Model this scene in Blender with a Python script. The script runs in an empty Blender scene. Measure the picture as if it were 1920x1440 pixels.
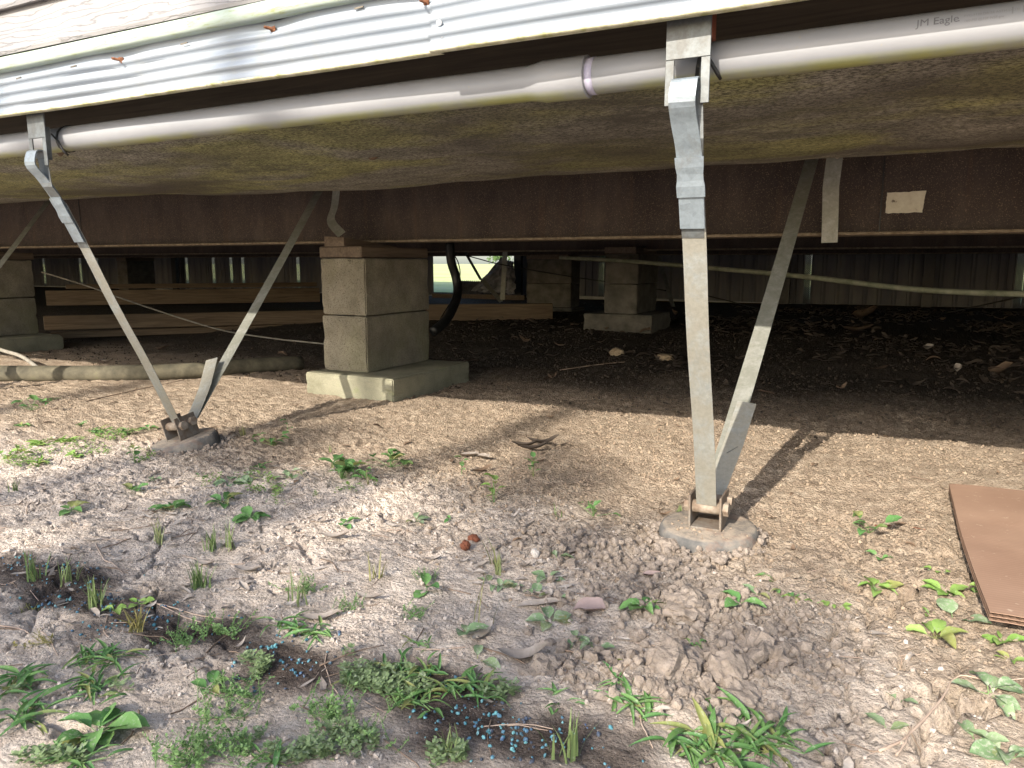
import bpy, bmesh, math, random
import numpy as np
from mathutils import Vector, Matrix, Euler
R = math.radians
rng = np.random.default_rng(7)
random.seed(7)
S = bpy.context.scene
C = S.collection

# ------------------------------------------------------------------ camera, sky, sun, exposure
cam = bpy.data.cameras.new('camera'); camo = bpy.data.objects.new('camera', cam); C.objects.link(camo)
camo.location = (0, 0, 0.45); camo.rotation_euler = (R(90 - 9.15), 0, R(26.8))
cam.sensor_width = 36; cam.lens = 1400 / 1920 * 36; cam.clip_start = 0.02; cam.clip_end = 3000
S.camera = camo
SUN = Vector((0.09, 1.0, -0.60)).normalized()
W = bpy.data.worlds.new('World'); S.world = W; W.use_nodes = True
nt = W.node_tree; nt.nodes.clear()
sky = nt.nodes.new('ShaderNodeTexSky'); sky.sky_type = 'NISHITA'; sky.sun_disc = False
sky.sun_elevation = math.asin(-SUN.z); sky.sun_rotation = R(180) + math.atan2(0.09, 1.0)
sky.dust_density = 2.0; sky.air_density = 1.0
bg = nt.nodes.new('ShaderNodeBackground'); bg.inputs['Strength'].default_value = 0.15
wo = nt.nodes.new('ShaderNodeOutputWorld')
nt.links.new(sky.outputs[0], bg.inputs[0]); nt.links.new(bg.outputs[0], wo.inputs[0])
sl = bpy.data.lights.new('sun', 'SUN'); sl.energy = 3.3; sl.angle = R(0.53); sl.color = (1.0, 0.91, 0.78)
so = bpy.data.objects.new('sun', sl); C.objects.link(so)
so.rotation_euler = SUN.to_track_quat('-Z', 'Y').to_euler(); so.location = (0, -8, 8)
S.view_settings.view_transform = 'Standard'; S.view_settings.look = 'None'
S.view_settings.exposure = 1.45; S.view_settings.gamma = 1.0; S.view_settings.use_curve_mapping = False
S.render.engine = 'CYCLES'
S.cycles.max_bounces = 8; S.cycles.diffuse_bounces = 5

# ------------------------------------------------------------------ where a sight line meets the ground or an upright plane
F_, P_, Y_ = 1400., R(9.15), R(26.8)
def ray(x, y):
    a = (x - 960) / F_; b = (720 - y) / F_
    fw = math.cos(P_) + b * math.sin(P_); up = -math.sin(P_) + b * math.cos(P_)
    return np.array([a * math.cos(Y_) - fw * math.sin(Y_), fw * math.cos(Y_) + a * math.sin(Y_), up])
def G0(x, y, z=0.0):
    r = ray(x, y); t = (z - 0.45) / r[2]; return r[0] * t, r[1] * t
def G(x, y):                    # point on the relief of the ground
    z = 0.0
    for _ in range(4):
        px, py = G0(x, y, z); z = float(H(px, py))
    return Vector((px, py, z))
def V(x, y, v):                 # point on the upright plane at distance v
    r = ray(x, y); t = v / r[1]; return Vector((r[0] * t, v, 0.45 + r[2] * t))

# ------------------------------------------------------------------ numpy noise
def hsh(ix, iy, seed=0):
    h = (ix.astype(np.int64) * 374761393 + iy.astype(np.int64) * 668265263 + seed * 974711) & 0xffffffff
    h = ((h ^ (h >> 13)) * 1274126177) & 0xffffffff
    h = ((h ^ (h >> 16)) * 2246822519) & 0xffffffff
    return ((h ^ (h >> 15)) & 0xffffff) / float(0xffffff)
def vn(x, y, s=0):
    x = np.asarray(x, float); y = np.asarray(y, float)
    ix = np.floor(x); iy = np.floor(y); fx = x - ix; fy = y - iy
    fx = fx * fx * (3 - 2 * fx); fy = fy * fy * (3 - 2 * fy)
    a = hsh(ix, iy, s); b = hsh(ix + 1, iy, s); c = hsh(ix, iy + 1, s); d = hsh(ix + 1, iy + 1, s)
    return (a + (b - a) * fx) * (1 - fy) + (c + (d - c) * fx) * fy
def fbm(x, y, o=4, s=0):
    t = 0; a = .5; n = 0
    for i in range(o):
        t = t + a * vn(x, y, s + i * 17); n += a; a *= .5; x = x * 2.03 + 3.1; y = y * 2.03 + 1.7
    return t / n
def wor(x, y, s=0):
    x = np.asarray(x, float); y = np.asarray(y, float)
    ix = np.floor(x); iy = np.floor(y)
    f1 = np.full(x.shape, 9.); f2 = np.full(x.shape, 9.); cid = np.zeros(x.shape)
    for dx in (-1, 0, 1):
        for dy in (-1, 0, 1):
            cx = ix + dx; cy = iy + dy
            d = np.hypot(cx + hsh(cx, cy, s) - x, cy + hsh(cx, cy, s + 5) - y)
            m = d < f1
            f2 = np.where(m, f1, np.minimum(f2, d)); cid = np.where(m, hsh(cx, cy, s + 9), cid); f1 = np.where(m, d, f1)
    return f1, f2, cid
def sm(a, b, x):
    t = np.clip((np.asarray(x, float) - a) / (b - a), 0, 1); return t * t * (3 - 2 * t)
def blob(x, y, cx, cy, rx, ry, rot=0):
    c, s = math.cos(rot), math.sin(rot)
    dx = x - cx; dy = y - cy
    return np.exp(-(((dx * c + dy * s) / rx) ** 2 + ((-dx * s + dy * c) / ry) ** 2))

# ------------------------------------------------------------------ relief and soil kinds of the ground
PEL = [G0(20, 1075), G0(160, 1110), G0(300, 1160), G0(420, 1190), G0(520, 1225), G0(640, 1265), G0(760, 1300), G0(900, 1370), G0(1010, 1400), G0(1110, 1415)]
CLOD = G0(1400, 1240); CLOD2 = G0(1230, 1290); CLOD3 = G0(1300, 1150); CLOD4 = G0(1130, 1040)
def masks(x, y):
    n = fbm(x * 3.1, y * 3.1, 4, 3)
    pale = sm(1.32, .92, y + (n - .5) * .55 + np.clip(x + .35, 0, 2) * .80)            # pale crust in the open, tan soil towards the house
    crumb = sm(.80, 1.15, y + (fbm(x * 4, y * 4, 3, 8) - .5) * .5) * sm(9, 4, y)
    dark = 0
    for i in range(len(PEL) - 1):
        ax, ay = PEL[i]; bx, by = PEL[i + 1]
        L = (bx - ax) ** 2 + (by - ay) ** 2
        t = np.clip(((x - ax) * (bx - ax) + (y - ay) * (by - ay)) / L, 0, 1)
        d = np.hypot(x - ax - t * (bx - ax), y - ay - t * (by - ay))
        dark = np.maximum(dark, sm(.085, .015, d + (fbm(x * 14, y * 14, 3, 4) - .5) * .12))
    clod = np.maximum(np.maximum(blob(x, y, *CLOD, .085, .06), blob(x, y, *CLOD2, .10, .045)), .75 * np.maximum(blob(x, y, *CLOD3, .14, .10), blob(x, y, *CLOD4, .13, .07)))
    return pale, crumb, dark, clod
def H(x, y, fine=True):
    x = np.asarray(x, float); y = np.asarray(y, float)
    z = .07 * sm(2.6, 4.2, y) * sm(30, 12, y) - .0 * x
    z = z + .022 * (fbm(x * 1.1, y * 1.1, 3, 21) - .5) * sm(60, 10, np.abs(y) + np.abs(x))
    z = z + .020 * (fbm(x * 5.5, y * 5.5, 3, 22) - .5) * sm(9, 4, y)
    near = (y < 5) & (y > .1) & (np.abs(x) < 6)
    if fine and np.any(near):
        xs = x[near] if x.ndim else x; ys = y[near] if x.ndim else y
        pale, crumb, dark, clod = masks(xs, ys)
        w = .012 * np.stack([vn(xs * 60, ys * 60, 31) - .5, vn(xs * 60, ys * 60, 32) - .5])
        d = .0058 * (fbm(xs * 22, ys * 22, 4, 23) - .5) + .0045 * (fbm(xs * 75, ys * 75, 2, 24) - .5)
        f1, f2, c = wor(xs * 85, ys * 85, 41)
        d = d + (.0042 * crumb + .0012) * np.clip(1 - f1 * 1.25, 0, 1) * (c > .35)
        f1, f2, c = wor((xs + w[0]) * 36, (ys + w[1]) * 36, 43)
        d = d + (.0062 * crumb * (fbm(xs * 6, ys * 6, 2, 44) > .45) + .003 * clod) * np.clip(1 - f1 * 1.3, 0, 1) * (c > .3)
        # flaky crust in the open
        f1, f2, c = wor((xs + 2.2 * w[0]) * 26, (ys + 2.2 * w[1]) * 44, 45)
        fl = pale * sm(.15, -.15, xs) * sm(.42, .60, fbm(xs * 7, ys * 7, 3, 46))
        d = d + fl * (.0042 * (c - .5) * sm(0, .12, f2 - f1) - .002 * sm(.10, .0, f2 - f1))
        # drying cracks
        k = np.maximum(.5 * sm(.50, .62, fbm(xs * 2.6, ys * 2.6, 3, 48)), sm(-.25, .0, xs)) * sm(1.7, 1.2, ys) * (1 - clod)
        for sc, ww, dp in ((5.6, .022, .026), (9.5, .03, .010)):
            f1, f2, c = wor((xs + 2.4 * w[0] + .05 * (vn(xs * 13, ys * 13, 51) - .5)) * sc, (ys + 2.4 * w[1] + .05 * (vn(xs * 13, ys * 13, 52) - .5)) * sc, 49)
            d = d - dp * k * np.exp(-((f2 - f1) / ww) ** 2)
        # clods
        r = 1 - np.abs(2 * fbm(xs * 24, ys * 24, 4, 53) - 1) * 2.2
        f1, f2, c = wor((xs + w[0]) * 22, (ys + w[1]) * 22, 55)
        d = d + clod * (.018 * np.clip(r, 0, 1) + .010 * np.clip(1 - f1, 0, 1) * c + .016 * (fbm(xs * 70, ys * 70, 3, 57) - .5))
        if x.ndim: z[near] += d
        else: z = z + d
    return z

# ------------------------------------------------------------------ object helpers
def tag(o, label=None, cat=None, group=None, kind=None):
    if label: o['label'] = label
    if cat: o['category'] = cat
    if group: o['group'] = group
    if kind: o['kind'] = kind
    return o
def empty(name, loc, label=None, cat=None, group=None, rz=0, kind=None):
    o = bpy.data.objects.new(name, None); C.objects.link(o); o.location = loc; o.rotation_euler = (0, 0, rz)
    o.empty_display_size = .02
    return tag(o, label, cat, group, kind)
def mesh(name, v, f, m, parent=None, smooth=False, loc=None):
    me = bpy.data.meshes.new(name); me.from_pydata([tuple(map(float, p)) for p in v], [], [tuple(int(i) for i in q) for q in f])
    if smooth: me.polygons.foreach_set('use_smooth', [True] * len(me.polygons))
    me.materials.append(m); me.update()
    o = bpy.data.objects.new(name, me); C.objects.link(o)
    if loc is not None: o.location = loc
    if parent is not None: o.parent = parent
    return o
def np_mesh(name, v, f, m, smooth=False, parent=None):    # v (n,3), f (k,4) or (k,3) arrays
    me = bpy.data.meshes.new(name); n = f.shape[1]
    me.vertices.add(len(v)); me.vertices.foreach_set('co', np.ascontiguousarray(v, dtype=np.float32).ravel())
    me.loops.add(f.size); me.loops.foreach_set('vertex_index', f.astype(np.int32).ravel())
    me.polygons.add(len(f)); me.polygons.foreach_set('loop_start', np.arange(0, f.size, n, dtype=np.int32))
    me.update(calc_edges=True)
    me.polygons.foreach_set('use_smooth', np.full(len(f), smooth))
    me.materials.append(m)
    o = bpy.data.objects.new(name, me); C.objects.link(o)
    if parent is not None: o.parent = parent
    return o
def box(name, lo, hi, m, parent=None, bev=.002, seg=1, jit=0, off=None, cuts=0):
    bm = bmesh.new(); bmesh.ops.create_cube(bm, size=1)
    o = off or Vector((0, 0, 0))
    for w in bm.verts:
        w.co = Vector([(lo[i] + hi[i]) / 2 + w.co[i] * (hi[i] - lo[i]) for i in range(3)]) - o
    if bev: bmesh.ops.bevel(bm, geom=bm.edges[:], offset=bev, segments=seg, affect='EDGES')
    if cuts:
        bmesh.ops.subdivide_edges(bm, edges=[e for e in bm.edges if e.calc_length() > .03], cuts=cuts, use_grid_fill=True)
    if jit:
        for w in bm.verts: w.co += Vector([random.uniform(-jit, jit) for _ in range(3)])
    me = bpy.data.meshes.new(name); bm.to_mesh(me); bm.free(); me.materials.append(m)
    ob = bpy.data.objects.new(name, me); C.objects.link(ob)
    if parent is not None: ob.parent = parent
    return ob
def smooth_path(pts, n=8):
    pts = [Vector(p) for p in pts]; out = []
    P = [pts[0] * 2 - pts[1]] + pts + [pts[-1] * 2 - pts[-2]]
    for i in range(1, len(P) - 2):
        for k in range(n):
            t = k / n; a, b, c, d = P[i - 1], P[i], P[i + 1], P[i + 2]
            out.append(.5 * ((2 * b) + (-a + c) * t + (2 * a - 5 * b + 4 * c - d) * t * t + (-a + 3 * b - 3 * c + d) * t ** 3))
    return out + [pts[-1]]
def tube(name, pts, r, m, parent=None, sides=10, smooth=True, cap=True, loc=None):
    n = len(pts); rs = r if isinstance(r, (list, tuple)) else [r] * n
    pts = [Vector(p) for p in pts]; v = []; f = []
    up = Vector((0, 0, 1)); prev = None
    for i, p in enumerate(pts):
        t = (pts[min(i + 1, n - 1)] - pts[max(i - 1, 0)]).normalized()
        if prev is None:
            a = t.cross(up); a = a if a.length > 1e-3 else t.cross(Vector((1, 0, 0)))
        else: a = prev - t * prev.dot(t)
        a.normalize(); prev = a; b = t.cross(a)
        for k in range(sides):
            q = 2 * math.pi * k / sides; v.append(p + (a * math.cos(q) + b * math.sin(q)) * rs[i])
    for i in range(n - 1):
        for k in range(sides):
            a = i * sides + k; b = i * sides + (k + 1) % sides; f.append((a, b, b + sides, a + sides))
    if cap: f.append(tuple(range(sides))[::-1]); f.append(tuple((n - 1) * sides + k for k in range(sides)))
    if loc is not None: v = [p - loc for p in v]
    return mesh(name, v, f, m, parent, smooth, loc)
def ribbon(name, pts, w, m, parent=None, th=.0011, side=(1, 0, 0), sides=None, org=None):   # flat steel band along a path
    pts = [Vector(p) for p in pts]; n = len(pts); v = []; f = []
    o = org or Vector((0, 0, 0))
    for i, p in enumerate(pts):
        t = (pts[min(i + 1, n - 1)] - pts[max(i - 1, 0)]).normalized()
        s = Vector(sides[i]) if sides else Vector(side)
        s = (s - t * s.dot(t)).normalized(); nn = s.cross(t).normalized() * th / 2
        ww = w[i] if isinstance(w, (list, tuple)) else w
        for q in (-1, 1):
            for r_ in (-1, 1): v.append(p + s * ww / 2 * q + nn * r_ * q - o)
    for i in range(n - 1):
        a = i * 4; b = a + 4
        for k in range(4): f.append((a + k, a + (k + 1) % 4, b + (k + 1) % 4, b + k))
    f.append((0, 1, 2, 3)); f.append(tuple((n - 1) * 4 + k for k in (3, 2, 1, 0)))
    return mesh(name, v, f, m, parent, False)
def lathe(name, prof, m, parent=None, n=32, jit=0, smooth=True):
    v = []; f = []
    for (r, z) in prof:
        for k in range(n):
            a = 2 * math.pi * k / n; rr = r * (1 + random.uniform(-jit, jit)); v.append((rr * math.cos(a), rr * math.sin(a), z + random.uniform(-jit, jit) * .02))
    for i in range(len(prof) - 1):
        for k in range(n):
            a = i * n + k; b = i * n + (k + 1) % n; f.append((a, b, b + n, a + n))
    f.append(tuple(range(n))[::-1]); f.append(tuple((len(prof) - 1) * n + k for k in range(n)))
    return mesh(name, v, f, m, parent, smooth)

# ------------------------------------------------------------------ materials
class NT:
    def __init__(s, name):
        s.m = bpy.data.materials.new(name); s.m.use_nodes = True; s.t = s.m.node_tree
        s.b = s.t.nodes['Principled BSDF']; s.tc = s.t.nodes.new('ShaderNodeTexCoord')
    def n(s, ty, **k):
        o = s.t.nodes.new(ty)
        for a, b in k.items(): setattr(o, a, b)
        return o
    def l(s, a, b): s.t.links.new(a, b)
    def mapp(s, scale=(1, 1, 1), src='Object', rot=(0, 0, 0)):
        q = s.n('ShaderNodeMapping'); q.inputs['Scale'].default_value = scale; q.inputs['Rotation'].default_value = rot
        s.l(s.tc.outputs[src], q.inputs[0]); return q.outputs[0]
    def noise(s, sc, det=6, ro=.6, vec=None, dist=0):
        q = s.n('ShaderNodeTexNoise'); q.inputs['Scale'].default_value = sc; q.inputs['Detail'].default_value = det
        q.inputs['Roughness'].default_value = ro; q.inputs['Distortion'].default_value = dist
        s.l(vec if vec is not None else s.tc.outputs['Object'], q.inputs['Vector']); return q.outputs[0]
    def voro(s, sc, vec=None, feat='F1'):
        q = s.n('ShaderNodeTexVoronoi', feature=feat); q.inputs['Scale'].default_value = sc
        s.l(vec if vec is not None else s.tc.outputs['Object'], q.inputs['Vector']); return q
    def ramp(s, src, stops):
        q = s.n('ShaderNodeValToRGB'); e = q.color_ramp.elements
        while len(e) < len(stops): e.new(.5)
        for i, (p, c) in enumerate(stops):
            e[i].position = p; c = (c, c, c) if isinstance(c, (int, float)) else c; e[i].color = (*c, 1)
        s.l(src, q.inputs[0]); return q.outputs[0]
    def mix(s, f, a, b, mode='MIX'):
        q = s.n('ShaderNodeMix', data_type='RGBA', blend_type=mode)
        for i, x in ((0, f), (6, a), (7, b)):
            if isinstance(x, (int, float)): q.inputs[i].default_value = x if i == 0 else (x, x, x, 1)
            elif isinstance(x, tuple): q.inputs[i].default_value = (*x, 1)
            else: s.l(x, q.inputs[i])
        return q.outputs[2]
    def math(s, op, a, b=0.):
        q = s.n('ShaderNodeMath', operation=op)
        for i, x in ((0, a), (1, b)):
            if isinstance(x, (int, float)): q.inputs[i].default_value = x
            else: s.l(x, q.inputs[i])
        return q.outputs[0]
    def bump(s, h, st=.5, d=.002):
        q = s.n('ShaderNodeBump'); q.inputs['Strength'].default_value = st; q.inputs['Distance'].default_value = d
        s.l(h, q.inputs['Height']); s.l(q.outputs[0], s.b.inputs['Normal'])
    def col(s, c):
        if isinstance(c, tuple): s.b.inputs['Base Color'].default_value = (*c, 1)
        else: s.l(c, s.b.inputs['Base Color'])
    def set(s, rough=.8, metal=0, spec=.5):
        if isinstance(rough, (int, float)): s.b.inputs['Roughness'].default_value = rough
        else: s.l(rough, s.b.inputs['Roughness'])
        s.b.inputs['Metallic'].default_value = metal; s.b.inputs['Specular IOR Level'].default_value = spec
        return s.m
    def attr(s, name):
        q = s.n('ShaderNodeAttribute', attribute_name=name); return q.outputs['Fac']
    def rand(s): return s.n('ShaderNodeObjectInfo').outputs['Random']
def simple(name, c1, c2, sc=30, rough=.7, metal=0, bump=.3, bd=.001, scale=(1, 1, 1), c3=None, spec=.4, lo=.35, hi=.65):
    k = NT(name); vec = k.mapp(scale); n = k.noise(sc, 8, .65, vec)
    stops = [(lo, c1), (hi, c2)]
    if c3: stops.append((min(.98, hi + .12), c3))
    k.col(k.ramp(n, stops)); k.bump(k.noise(sc * 3, 6, .7, vec), bump, bd); return k.set(rough, metal, spec)

# soil
k = NT('soil'); obj = k.tc.outputs['Object']
n1 = k.noise(2.2, 6, .6); n2 = k.noise(28, 8, .7); n3 = k.noise(260, 5, .75); n4 = k.noise(9, 6, .65)
tan = k.ramp(n2, [(.28, (.22, .165, .12)), (.48, (.40, .315, .235)), (.75, (.55, .455, .355))])
pal = k.ramp(n2, [(.30, (.42, .345, .28)), (.46, (.67, .565, .475)), (.72, (.79, .70, .615))])
c = k.mix(k.attr('pale'), tan, pal)
grey = k.ramp(n2, [(.3, (.21, .175, .145)), (.7, (.43, .375, .32))])
c = k.mix(k.attr('clod'), c, grey)
drk = k.ramp(n2, [(.3, (.045, .035, .03)), (.7, (.16, .125, .105))])
c = k.mix(k.attr('dark'), c, drk)
c = k.mix(k.attr('shade_dark'), c, k.mix(.92, c, k.ramp(n2, [(.3, (.016, .013, .011)), (.7, (.050, .040, .032))])))  # soil under the house darkened, shade put into the colour
c = k.mix(.20, c, k.ramp(n4, [(.3, .45), (.7, 1.)]), 'MULTIPLY')
c = k.mix(.45, c, k.ramp(n3, [(.36, .3), (.5, 1.)]), 'MULTIPLY')
sp = k.noise(480, 3, .6); c = k.mix(k.ramp(sp, [(.62, 0), (.68, .55)]), c, k.mix(.5, c, (.9, .86, .8))); c = k.mix(k.ramp(k.noise(150, 4, .75, k.mapp((1, 1, 1), rot=(0, 0, .7))), [(.34, .7), (.41, 0)]), c, k.mix(.5, c, (.09, .07, .055)))
k.col(c)
n5 = k.noise(620, 3, .7); vo = k.voro(190); hh = k.math('ADD', k.math('MULTIPLY', n3, .9), k.math('MULTIPLY', vo.outputs['Distance'], -.6))
hh = k.math('ADD', hh, k.math('MULTIPLY', n5, .5)); k.bump(hh, 1.0, .0055); M_soil = k.set(.95, 0, .15)
def crumbmat(name, a, b):
    k = NT(name); q = k.noise(90, 4, .6, k.n('ShaderNodeNewGeometry').outputs['Position'])
    k.col(k.ramp(q, [(.3, a), (.7, b)])); k.bump(k.noise(420, 4, .7, k.n('ShaderNodeNewGeometry').outputs['Position']), .9, .003); return k.set(.95, 0, .1)
M_crumb = crumbmat('soil_crumbs', (.21, .158, .115), (.42, .335, .25))
M_crumbd = crumbmat('shaded_ground_crumbs', (.03, .023, .018), (.10, .078, .06))  # dark copy of the tan crumbs, the shade under the house in their colour
M_crumbp = crumbmat('pale_crumbs', (.30, .25, .21), (.66, .59, .53))
M_clodc = crumbmat('clod_soil', (.20, .165, .135), (.38, .32, .27))
k = NT('field_grass'); c = k.ramp(k.noise(.35, 6, .7), [(.3, (.34, .42, .16)), (.55, (.52, .54, .26)), (.75, (.66, .58, .36))])
k.col(k.mix(.5, c, k.ramp(k.noise(9, 6, .7), [(.3, .5), (.7, 1.)]), 'MULTIPLY')); k.bump(k.noise(30, 6), .6, .03); M_field = k.set(.9, 0, .1)

def galv(name, base, dirt, amt=.5, rough=.45, spang=90):
    k = NT(name); vec = k.tc.outputs['Object']; vo = k.voro(spang, vec)
    sp = k.ramp(vo.outputs['Color'], [(0, .78), (1, 1.)])
    c = k.mix(1., base, sp, 'MULTIPLY')
    d = k.noise(26, 9, .72, vec, .6)
    c = k.mix(k.ramp(d, [(.62 - amt * .4, 0), (.74 - amt * .3, .85)]), c, dirt)
    c = k.mix(.35, c, k.ramp(k.noise(180, 5, .7), [(.35, .55), (.6, 1.)]), 'MULTIPLY')
    k.col(c); k.bump(k.noise(240, 4, .7), .25, .0006)
    return k.set(rough, .35, .5)
M_galv = galv('galvanised_steel', (.235, .275, .305), (.18, .195, .20), .35, .42)
M_galvd = galv('galvanised_dark', (.145, .16, .165), (.09, .09, .085), .5, .5)
M_strap = galv('dusty_strap_steel', (.33, .345, .33), (.28, .265, .22), .68, .45, 140)
M_strap2 = galv('mottled_strap_steel', (.34, .345, .315), (.22, .225, .19), .55, .55, 120)
M_bracket = galv('weathered_bracket_steel', (.26, .235, .20), (.17, .12, .085), .6, .65)
M_bolt = simple('dusty_rusty_bolt', (.17, .12, .085), (.33, .285, .23), 60, .85, .1)
k = NT('anchor_cap'); c = k.ramp(k.noise(22, 8, .7), [(.3, (.065, .068, .07)), (.5, (.13, .125, .118)), (.72, (.27, .245, .21))])
c = k.mix(k.ramp(k.noise(11, 5, .6, k.mapp((1, 1.6, 1))), [(.56, 0), (.68, .6)]), c, (.26, .13, .075))
sz = k.n('ShaderNodeSeparateXYZ'); k.l(k.n('ShaderNodeNewGeometry').outputs['Normal'], sz.inputs[0]); c = k.mix(k.math('MULTIPLY', k.ramp(sz.outputs[2], [(.8, 0), (.97, 1)]), k.ramp(k.noise(45, 6, .7), [(.35, .2), (.6, .9)])), c, (.34, .285, .225))
k.col(c); k.bump(k.noise(160, 6, .7), .8, .002); M_cap = k.set(.9, 0, .15)
k = NT('concrete_block'); n = k.noise(9, 7, .65); c = k.ramp(n, [(.3, (.19, .165, .125)), (.7, (.35, .32, .25))])
c = k.mix(k.ramp(k.noise(4, 5), [(.45, 0), (.7, .5)]), c, (.20, .20, .09))
vo = k.voro(420); c = k.mix(.55, c, k.ramp(k.noise(330, 4, .8), [(.38, .35), (.55, 1.)]), 'MULTIPLY')
pit = k.ramp(k.voro(170).outputs['Distance'], [(.12, .0), (.30, 1.)]); c = k.mix(.45, c, pit, 'MULTIPLY'); c = k.mix(k.ramp(k.noise(2.2, 6, .75, k.mapp((3, 3, .8))), [(.50, 0), (.72, .45)]), c, (.10, .095, .06))
k.col(c); k.bump(k.math('ADD', k.noise(300, 5, .8), pit), .9, .003); M_conc = k.set(.95, 0, .15)
M_concd = simple('shade_dark_concrete', (.06, .055, .045), (.13, .12, .10), 12, .95, bump=.8, bd=.002)  # darker copy of the block concrete, shade painted in for the far piers
k = NT('mossy_footing'); c = k.ramp(k.noise(9, 7, .65), [(.3, (.17, .165, .115)), (.6, (.28, .27, .20)), (.8, (.23, .26, .12))])
c = k.mix(.5, c, k.ramp(k.noise(330, 4, .8), [(.38, .45), (.55, 1.)]), 'MULTIPLY')
k.col(c); k.bump(k.noise(300, 5, .8), .8, .002); M_foot = k.set(.95, 0, .15)
def wood(name, a, b, sc=(3, 60, 60), rough=.75):
    k = NT(name); vec = k.mapp(sc); n = k.noise(1.0, 6, .6, vec, 1.2)
    k.col(k.ramp(n, [(.3, a), (.7, b)])); k.bump(n, .4, .001); return k.set(rough, 0, .25)
M_board = wood('weathered_cap_board', (.085, .062, .045), (.17, .13, .095), (60, 3, 60))
M_lumber = wood('yellow_pine_lumber', (.07, .047, .03), (.17, .125, .08))
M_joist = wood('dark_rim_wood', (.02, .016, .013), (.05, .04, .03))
M_rustw = wood('red_brown_wood', (.12, .035, .02), (.20, .07, .04), (60, 60, 4))
k = NT('rusty_beam_steel'); vec = k.mapp((1, 1, .35)); c = k.ramp(k.noise(7, 8, .7, vec), [(.3, (.032, .025, .024)), (.55, (.062, .048, .043)), (.78, (.105, .082, .068))])
c = k.mix(k.ramp(k.noise(420, 2, .5), [(.62, 0), (.69, .8)]), c, (.24, .18, .12))
c = k.mix(k.ramp(k.noise(3, 5, .6, k.mapp((9, 1, .6))), [(.55, 0), (.8, .35)]), c, (.14, .075, .04))
k.col(c); k.bump(k.noise(160, 6, .7), .6, .0015); M_beam = k.set(.85, .1, .3)
M_lip = simple('dusty_flange_edge', (.10, .075, .05), (.22, .18, .13), 60, .9)
k = NT('worn_white_label'); c = k.ramp(k.noise(45, 8, .7), [(.33, (.06, .04, .03)), (.40, (.50, .47, .38)), (.7, (.62, .60, .50))]); k.col(c); M_label = k.set(.8)
# belly membrane: black woven sheet with olive mildew
k = NT('mildewed_membrane'); st = k.mapp((.55, 1.3, 1.3)); big = k.noise(3.1, 7, .62, st, .4)
fine = k.noise(1, 7, .8, k.mapp((120, 260, 260))); mid = k.noise(20, 6, .7, st)
m1 = k.ramp(big, [(.46, 0), (.57, 1)])
c = k.mix(m1, k.ramp(mid, [(.3, (.15, .145, .125)), (.7, (.46, .44, .38))]), k.ramp(mid, [(.3, (.24, .25, .115)), (.7, (.50, .49, .24))]))
c = k.mix(.85, c, k.ramp(fine, [(.43, .06), (.56, 1.)]), 'MULTIPLY')
c = k.mix(k.ramp(k.noise(2.2, 4, .6, k.mapp((.4, 1, 1))), [(.50, 0), (.64, .8)]), c, (.06, .052, .048))
c = k.mix(k.ramp(k.noise(7, 7, .75, k.mapp((.5, 1, 1))), [(.56, 0), (.62, .7)]), c, (.075, .07, .06))
c = k.mix(k.ramp(k.noise(330, 2, .5), [(.64, 0), (.70, .55)]), c, (.33, .30, .16))
k.col(c); k.bump(k.math('ADD', fine, mid), .5, .002); M_belly = k.set(.7, 0, .3)
# white vinyl and siding
k = NT('white_vinyl_trim'); c = k.ramp(k.noise(5, 6, .6, k.mapp((.5, 2, 3))), [(.3, (.225, .26, .305)), (.7, (.30, .335, .38))])
c = k.mix(k.ramp(k.noise(160, 3, .6), [(.68, 0), (.74, .35)]), c, (.35, .33, .28)); c = k.mix(k.ramp(k.noise(4, 7, .7, k.mapp((7, 1, 1.2))), [(.54, 0), (.74, .35)]), c, (.30, .31, .27)); k.col(c); k.bump(k.noise(14, 3, .5), .15, .004); M_trim = k.set(.4, 0, .45)
k = NT('mildewed_starter_strip'); n = k.noise(3, 6, .7, k.mapp((6, 40, 40))); c = k.ramp(n, [(.34, (.26, .29, .14)), (.48, (.34, .40, .35)), (.7, (.40, .45, .43))])
c = k.mix(k.ramp(k.noise(140, 4, .7), [(.5, 0), (.62, .5)]), c, (.33, .40, .33)); k.col(c); M_strip = k.set(.6, 0, .3)
k = NT('algae_lip'); c = k.ramp(k.noise(30, 5, .7), [(.35, (.30, .30, .12)), (.6, (.62, .60, .48))]); k.col(c); M_lipv = k.set(.7)
k = NT('embossed_vinyl_siding'); g = k.n('ShaderNodeTexWave', wave_type='BANDS', bands_direction='Z'); g.inputs['Scale'].default_value = 26; g.inputs['Distortion'].default_value = 16
g.inputs['Detail'].default_value = 5; g.inputs['Detail Scale'].default_value = 1.4; k.l(k.mapp((.16, 1, 1)), g.inputs[0])
c = k.ramp(k.noise(6, 5, .6), [(.3, (.215, .21, .21)), (.7, (.28, .272, .27))]); gg = k.ramp(g.outputs[1], [(.0, 0.), (.07, 1.)])
c = k.mix(.3, c, gg, 'MULTIPLY')
k.col(c); k.bump(gg, .6, .0012); M_siding = k.set(.55, 0, .35)
k = NT('grey_pvc'); c = k.ramp(k.noise(7, 5, .6, k.mapp((.6, 1, 1))), [(.3, (.21, .218, .235)), (.7, (.265, .27, .285))])
sx = k.n('ShaderNodeSeparateXYZ'); k.l(k.n('ShaderNodeNewGeometry').outputs['Normal'], sx.inputs[0])
un = k.math('MULTIPLY', k.ramp(k.math('MULTIPLY', sx.outputs[2], -1.), [(.60, 0), (.93, 1)]), k.ramp(k.noise(5, 6, .7), [(.38, .15), (.6, 1)]))
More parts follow.
